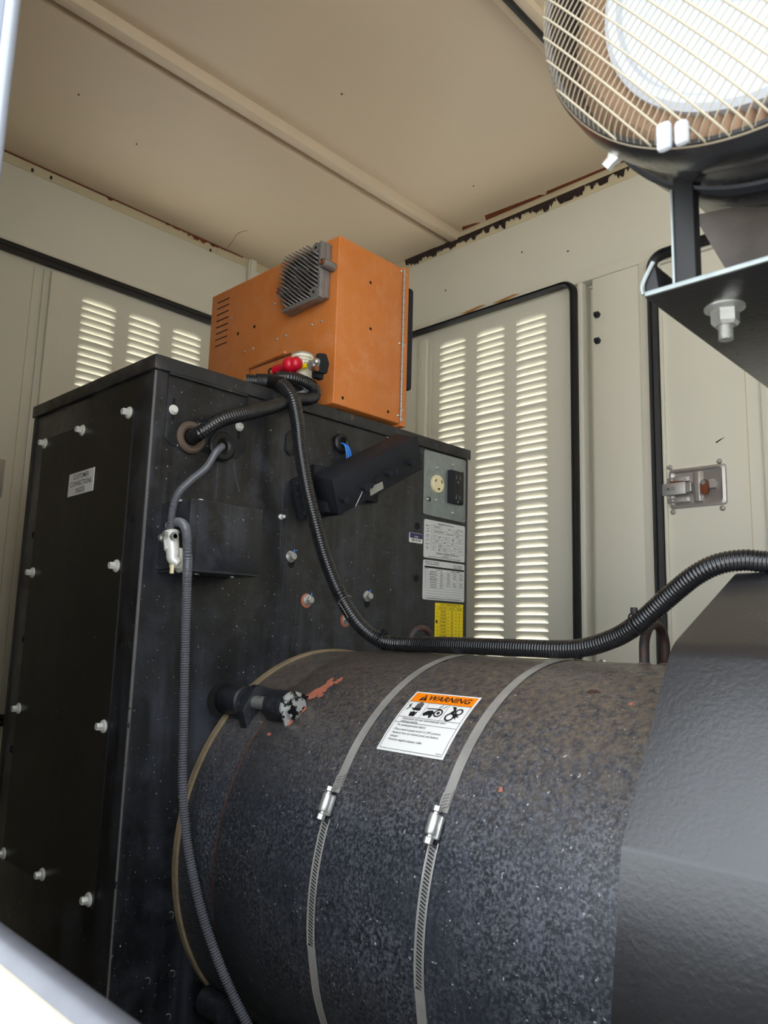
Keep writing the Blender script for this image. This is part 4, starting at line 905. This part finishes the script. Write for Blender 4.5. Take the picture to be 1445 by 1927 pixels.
# lifting eyes on top of the barrel
def eye(x, yc, R, r, label, tilt=0, leg=.02):
    zb = CZ+sqrt(.2915**2-(yc-CY)**2)-.002; g = MB(); pts = []
    pts.append(V((x, yc-R, zb-.004))); pts.append(V((x, yc-R, zb+leg)))
    for k in range(1, 8): a = pi-pi*k/8; pts.append(V((x+tilt*sin(a), yc+R*cos(a), zb+leg+R*sin(a))))
    pts.append(V((x, yc+R, zb+leg))); pts.append(V((x, yc+R, zb-.012)))
    e = thing('lifting_eye', label, 'lifting eye', (x, yc, zb), 'lifting eyes on the alternator'); g.tube(pts, r, n=12); part('ring', g, primdk, e)
    g = MB(); g.lathe((x, yc-R, zb-.003), (0, 0, 1), [(0, 0), (r*2.0, 0), (r*1.5, .005), (r*1.05, .008), (0, .008)], 14); g.lathe((x, yc+R, zb-.008), (0, 0, 1), [(0, 0), (r*2.0, 0), (r*1.5, .008), (r*1.05, .012), (0, .012)], 14); part('weld_collar', g, barrelm, e)
eye(-.817, .945, .029, .0052, 'rusty steel lifting loop standing behind the conduit near the cabinet', leg=.012)
eye(-.430, .945, .030, .0062, 'black steel lifting loop tied to the conduit beside the guard', leg=.022)

# band clamps
def band(xc, th0, name_label):
    e = thing('band_clamp', name_label, 'clamp', C(xc, 270, .2945), 'band clamps round the alternator')
    r = .2928; w2 = .0060; n = 160; g = MB(); a_s = th0+3; a_e = th0-4+360
    def slot_strip(a0, a1, mbx, r_):
        """perforated band: slots of real openings between a0 and a1"""
        step = .0036; da = degrees(step/r_); a = a0; s = 1 if a1 > a0 else -1; cnt = int(abs(a1-a0)/da)
        for i in range(cnt):
            p = a0+s*da*i; q = p+s*da*.45; e_ = p+s*da; sk = 0.9*s
            c = [lambda x, t: C(xc+x, t, r_)][0]
            mbx.add([c(-w2, p), c(w2, p+sk), c(w2, q+sk), c(-w2, q)], [(0, 1, 2, 3)])
            mbx.add([c(-w2, q), c(-w2*.62, q+sk*.19), c(-w2*.62, e_+sk*.19), c(-w2, e_)], [(0, 1, 2, 3)])
            mbx.add([c(w2*.62, q+sk*.81), c(w2, q+sk), c(w2, e_+sk), c(w2*.62, e_+sk*.81)], [(0, 1, 2, 3)])
        return p
    # plain band over the rest
    end = th0+30
    N_ = 150
    def fn(u, v): return C(xc+(v*2-1)*w2, end+(th0-3+360-end)*u, r)
    g.grid(fn, N_, 1)
    # raised edges
    for s in (-1, 1):
        pts = [C(xc+s*w2, end+(th0+360-3-end)*i/N_, r) for i in range(N_+1)]
        g.tube(pts[::5], .0005, n=4)
    part('band', g, strapm, e)
    g = MB(); slot_strip(th0+3.5, end, g, r+.0003); slot_strip(th0-3.5, th0-7.5, g, r+.0016)
    g.add([C(xc-w2, th0+3.6, r-.0006), C(xc+w2, th0+3.6, r-.0006), C(xc+w2, th0+3.5, r), C(xc-w2, th0+3.5, r)], [(0, 1, 2, 3)])
    for s in (-1, 1): g.tube([C(xc+s*w2, th0+3+(end-th0-3)*i/12, r+.0003) for i in range(13)], .0006, n=4)
    part('slotted_band', g, strapm, e)
    M_ = Matrix.Identity(4); q = C(xc, th0, .2952); R_ = V((0, cos(radians(th0)), sin(radians(th0)))); Tn = V((0, -sin(radians(th0)), cos(radians(th0))))*-1; X_ = V((1, 0, 0))
    M_ = Matrix((X_, Tn, R_)).transposed().to_4x4(); M_.translation = q
    g = MB(); g.box((-.0085, -.013, -.001), (.0075, .011, .0035), .0015, 2, M=M_); g.lathe(M_@V((-.001, -.010, .0058)), (M_.to_3x3()@V((0, .021, 0))), [(0, 0), (.0058, 0), (.0066, .1), (.0066, .9), (.0058, 1), (0, 1)], 14); part('worm_housing', g, zinc, e)
    g = MB(); g.lathe(M_@V((-.001, .011, .0058)), (M_.to_3x3()@V((0, -1, 0)))*-1, [(0, 0), (.003, 0), (.003, .002), (.0048, .003), (.0048, .008), (0, .0085)], 6)
    g.lathe(M_@V((-.001, -.010, .0058)), (M_.to_3x3()@V((0, -1, 0))), [(0, 0), (.003, 0), (.003, .002), (.0050, .003), (.0050, .009), (0, .0095)], 6); part('worm_screw', g, zinc, e)
band(-.7005, 156.5, 'perforated steel band clamp round the alternator nearer the cabinet, left of the warning label')
band(-.5375, 155.5, 'perforated steel band clamp round the alternator nearer the guard, right of the warning label')

# ------------------------------------------------------------------ guard and engine
gp = [(.545, -ZC), (.568, -.278), (.590, -.160), (.694, -.004), (.866, .0755), (.974, .0755), (1.146, -.004), (1.250, -.160), (1.272, -.278), (1.295, -ZC)]
gr_ = rpoly(gp, [0, .20, .012, .045, .03, .03, .045, .02, .2, 0], 6)
g = MB(); g.prism([V((-.300, y, z)) for y, z in gr_], (.42, 0, 0)); gd = part('guard', g, guardm, None, 'large matt black angular steel guard at the right end of the alternator', 'guard', ang=.35)
en = thing('engine', 'black engine block beyond the guard, outside the frame to the right', 'engine', (.6, .92, -ZC))
g = MB(); g.box((.121, .62, -ZC), (1.15, 1.22, .02), .02, 3); part('block', g, black, en)
g = MB(); g.box((.3, .70, .02), (1.05, 1.14, .14), .02, 3); part('rocker_cover', g, black, en)

# ------------------------------------------------------------------ air filter on bracket
AX, AZ = -.1345, .4700
af = thing('air_filter', 'round engine air filter with a cream wire mesh over its white end, black housing', 'air filter', (AX, .60, .262))
a_ = lambda y: V((AX, y, AZ))
g = MB(); g.lathe(a_(.500), (0, 1, 0), [(.1480, .010), (.1500, -.032), (.1545, -.0345), (.1575, -.028), (.1585, -.008), (.1570, .002), (.1510, .010), (.1500, .050), (.1470, .055), (.1500, .060), (.1500, .075), (.140, .080), (.134, .30), (.120, .33), (0, .33)], 96); part('housing', g, guardm, af)
g = MB(); g.lathe(a_(.500), (0, 1, 0), [(.1512, .0350), (.1535, .0360), (.1540, .045), (.1512, .046)], 96); part('housing_band', g, plastic, af)
g = MB(); n = 220; vs = []; fs = []
for i in range(n):
    t = 2*pi*i/n; o = .006 if i % 2 else -.006
    for rr_, yy in ((.112, .505), (.134, .498), (.150, .512)): vs.append(V((AX+rr_*cos(t), yy+o, AZ+rr_*sin(t))))
for i in range(n):
    j = (i+1) % n
    for k in range(2): fs.append((i*3+k, j*3+k, j*3+k+1, i*3+k+1))
g.add(vs, fs); part('pleats', g, pleat, af, kind='stuff', ang=.1)
g = MB(); g.lathe(a_(.498), (0, -1, 0), [(.1175, -.010), (.1175, .004), (.1130, .0075), (.107, .0065), (.104, .002), (.040, .002), (.037, .006), (.033, .007), (.030, .002), (0, .001)], 96); part('end_cap', g, capw, af, label='white moulded end cap')
RM = .1545
def ys(r): return .4685-.020*max(0, 1-(r/RM)**6)**.5-.004*(1-(r/RM)**2)
def wires(d, sp, rad, name):
    d = V(d).normalized(); nrm = V((-d.y, d.x)); g = MB(); c = -RM+sp*.5
    while c < RM:
        L_ = sqrt(max(RM*RM-c*c, 0)); pts = []; K = 13
        for i in range(K):
            a = pi*i/(K-1); t = -cos(a)*L_*.9995; x, z = d.x*t+nrm.x*c, d.y*t+nrm.y*c; r_ = min(sqrt(x*x+z*z), RM)
            pts.append(V((AX+x, ys(r_)-(rad if rad > .0008 else 0), AZ+z)))
        if L_ > .02: g.tube(pts, rad, n=5, cap=False)
        c += sp
    part(name, g, meshw, af, kind='stuff')
wires((.041, -.055), .0105, .00085, 'mesh_wire'); wires((-.033, -.033), .0056, .00045, 'fine_mesh_wire')
g = MB(); g.torus(a_(.4680), (0, 1, 0), RM-.0005, .0017, 96, 8); part('mesh_hem', g, meshw, af)
g = MB(); q = V((-.201, 0, .345)); g.box((-.1950, .4485, .3150), (-.1850, .4550, .335), .003); g.box((-.1830, .4485, .3140), (-.1740, .4550, .331), .003); parts('clip', g, capw, af)
g = MB(); q = P(1152, 303, 'Y', .505); g.lathe(q+V((.006, 0, .005)), V((-.8, 0, -.6)), [(0, 0), (.006, 0), (.006, .006), (.0045, .008), (.0045, .014), (0, .014)], 6); part('clamp_nut', g, whitebolt, af)
g = MB(); q = [P(x, y, 'Y', .585) for x, y in ((1342, 392), (1412, 391), (1424, 403), (1352, 407))]; 
rr2 = .1365
vs = []
for th in range(0, 9):
    t = radians(228+th*3.5)
    for yy in (.590, .606): vs.append(V((AX+rr2*cos(t), yy, AZ+rr2*sin(t))))
g.add(vs, [(2*i, 2*i+1, 2*i+3, 2*i+2) for i in range(8)]); part('housing_label', g, greyl, af, label='small pale label under the housing')

bk = thing('filter_bracket', 'black bent steel bracket carrying the air filter, with a large nut underneath', 'bracket', (-.15, .6, .257))
g = MB(); g.box((-.2425, .531, .257), (.12, .95, .2605), .0008); part('plate', g, guardm, bk)
ge = MB(); ge.box((-.2415, .5285, .2568), (.12, .5312, .2607), .0008); part('plate_edge', ge, galv, bk, label='bright bare sheared edge')
g = MB(); g.prism([V((-.2425, .5310, .2595)), V((-.2425, .5310, .268)), V((-.2340, .5310, .2820)), V((-.2310, .5310, .2595))], (0, .075, 0), .0008); part('upturned_lip', g, rubblk, bk)
ge = MB(); ge.tube([V((-.2425, .530, .2590)), V((-.2430, .530, .268)), V((-.2345, .530, .2830))], .0016, n=6); part('lip_edge', ge, galv, bk)
g = MB(); g.box((-.2195, .534, .2605), (-.2045, .546, .350), .0008); part('strap', g, rubblk, bk)
ge = MB(); ge.box((-.2215, .5325, .2605), (-.2195, .5355, .338), .0006); part('strap_edge', ge, galv, bk)
g = MB(); q = [P(x, y, 'Y', .60) for x, y in ((1300, 408), (1392, 512), (1440, 490), (1445, 468), (1450, 425), (1425, 415), (1345, 412))]; q = [V((p.x, p.y, max(p.z, .262))) for p in q]
q = [V((-.2300, .60, .3500)), V((-.1990, .60, .2780)), V((-.190, .60, .262)), V((-.060, .60, .262)), V((-.05, .60, .345)), V((-.135, .60, .335))]
g.prism(q, (0, .004, 0)); part('saddle', g, mat('scuffed_dark_steel', rgb(92, 84, 78), .45, vary=.4, vscale=30, patch=rgb(104, 74, 62), patch_scale=30, patch_thr=.66), bk)
g = MB(); c = V((-.2035, .5865, .257)); g.lathe(c, (0, 0, -1), [(0, 0), (.0150, 0), (.0150, .0015), (.0112, .0035), (0, .0035)], 28); g.lathe(c-V((0, 0, .003)), (0, 0, -1), [(.0105, 0), (.0105, .010), (.0085, .0125), (0, .0125)], 6); nt_ = part('flange_nut', g, zinc, bk, label='bright zinc flange nut')
g = MB(); g.tube([c-V((0, 0, .012)), c-V((0, 0, .019)), c-V((0, 0, .0265))], .0055, n=14, corr=.0007, pitch=.0018); part('bolt_thread', g, zinc, bk)
g = MB(); g.box((.02, .87, .0757), (.05, .94, .2568), .002); part('post', g, guardm, bk)
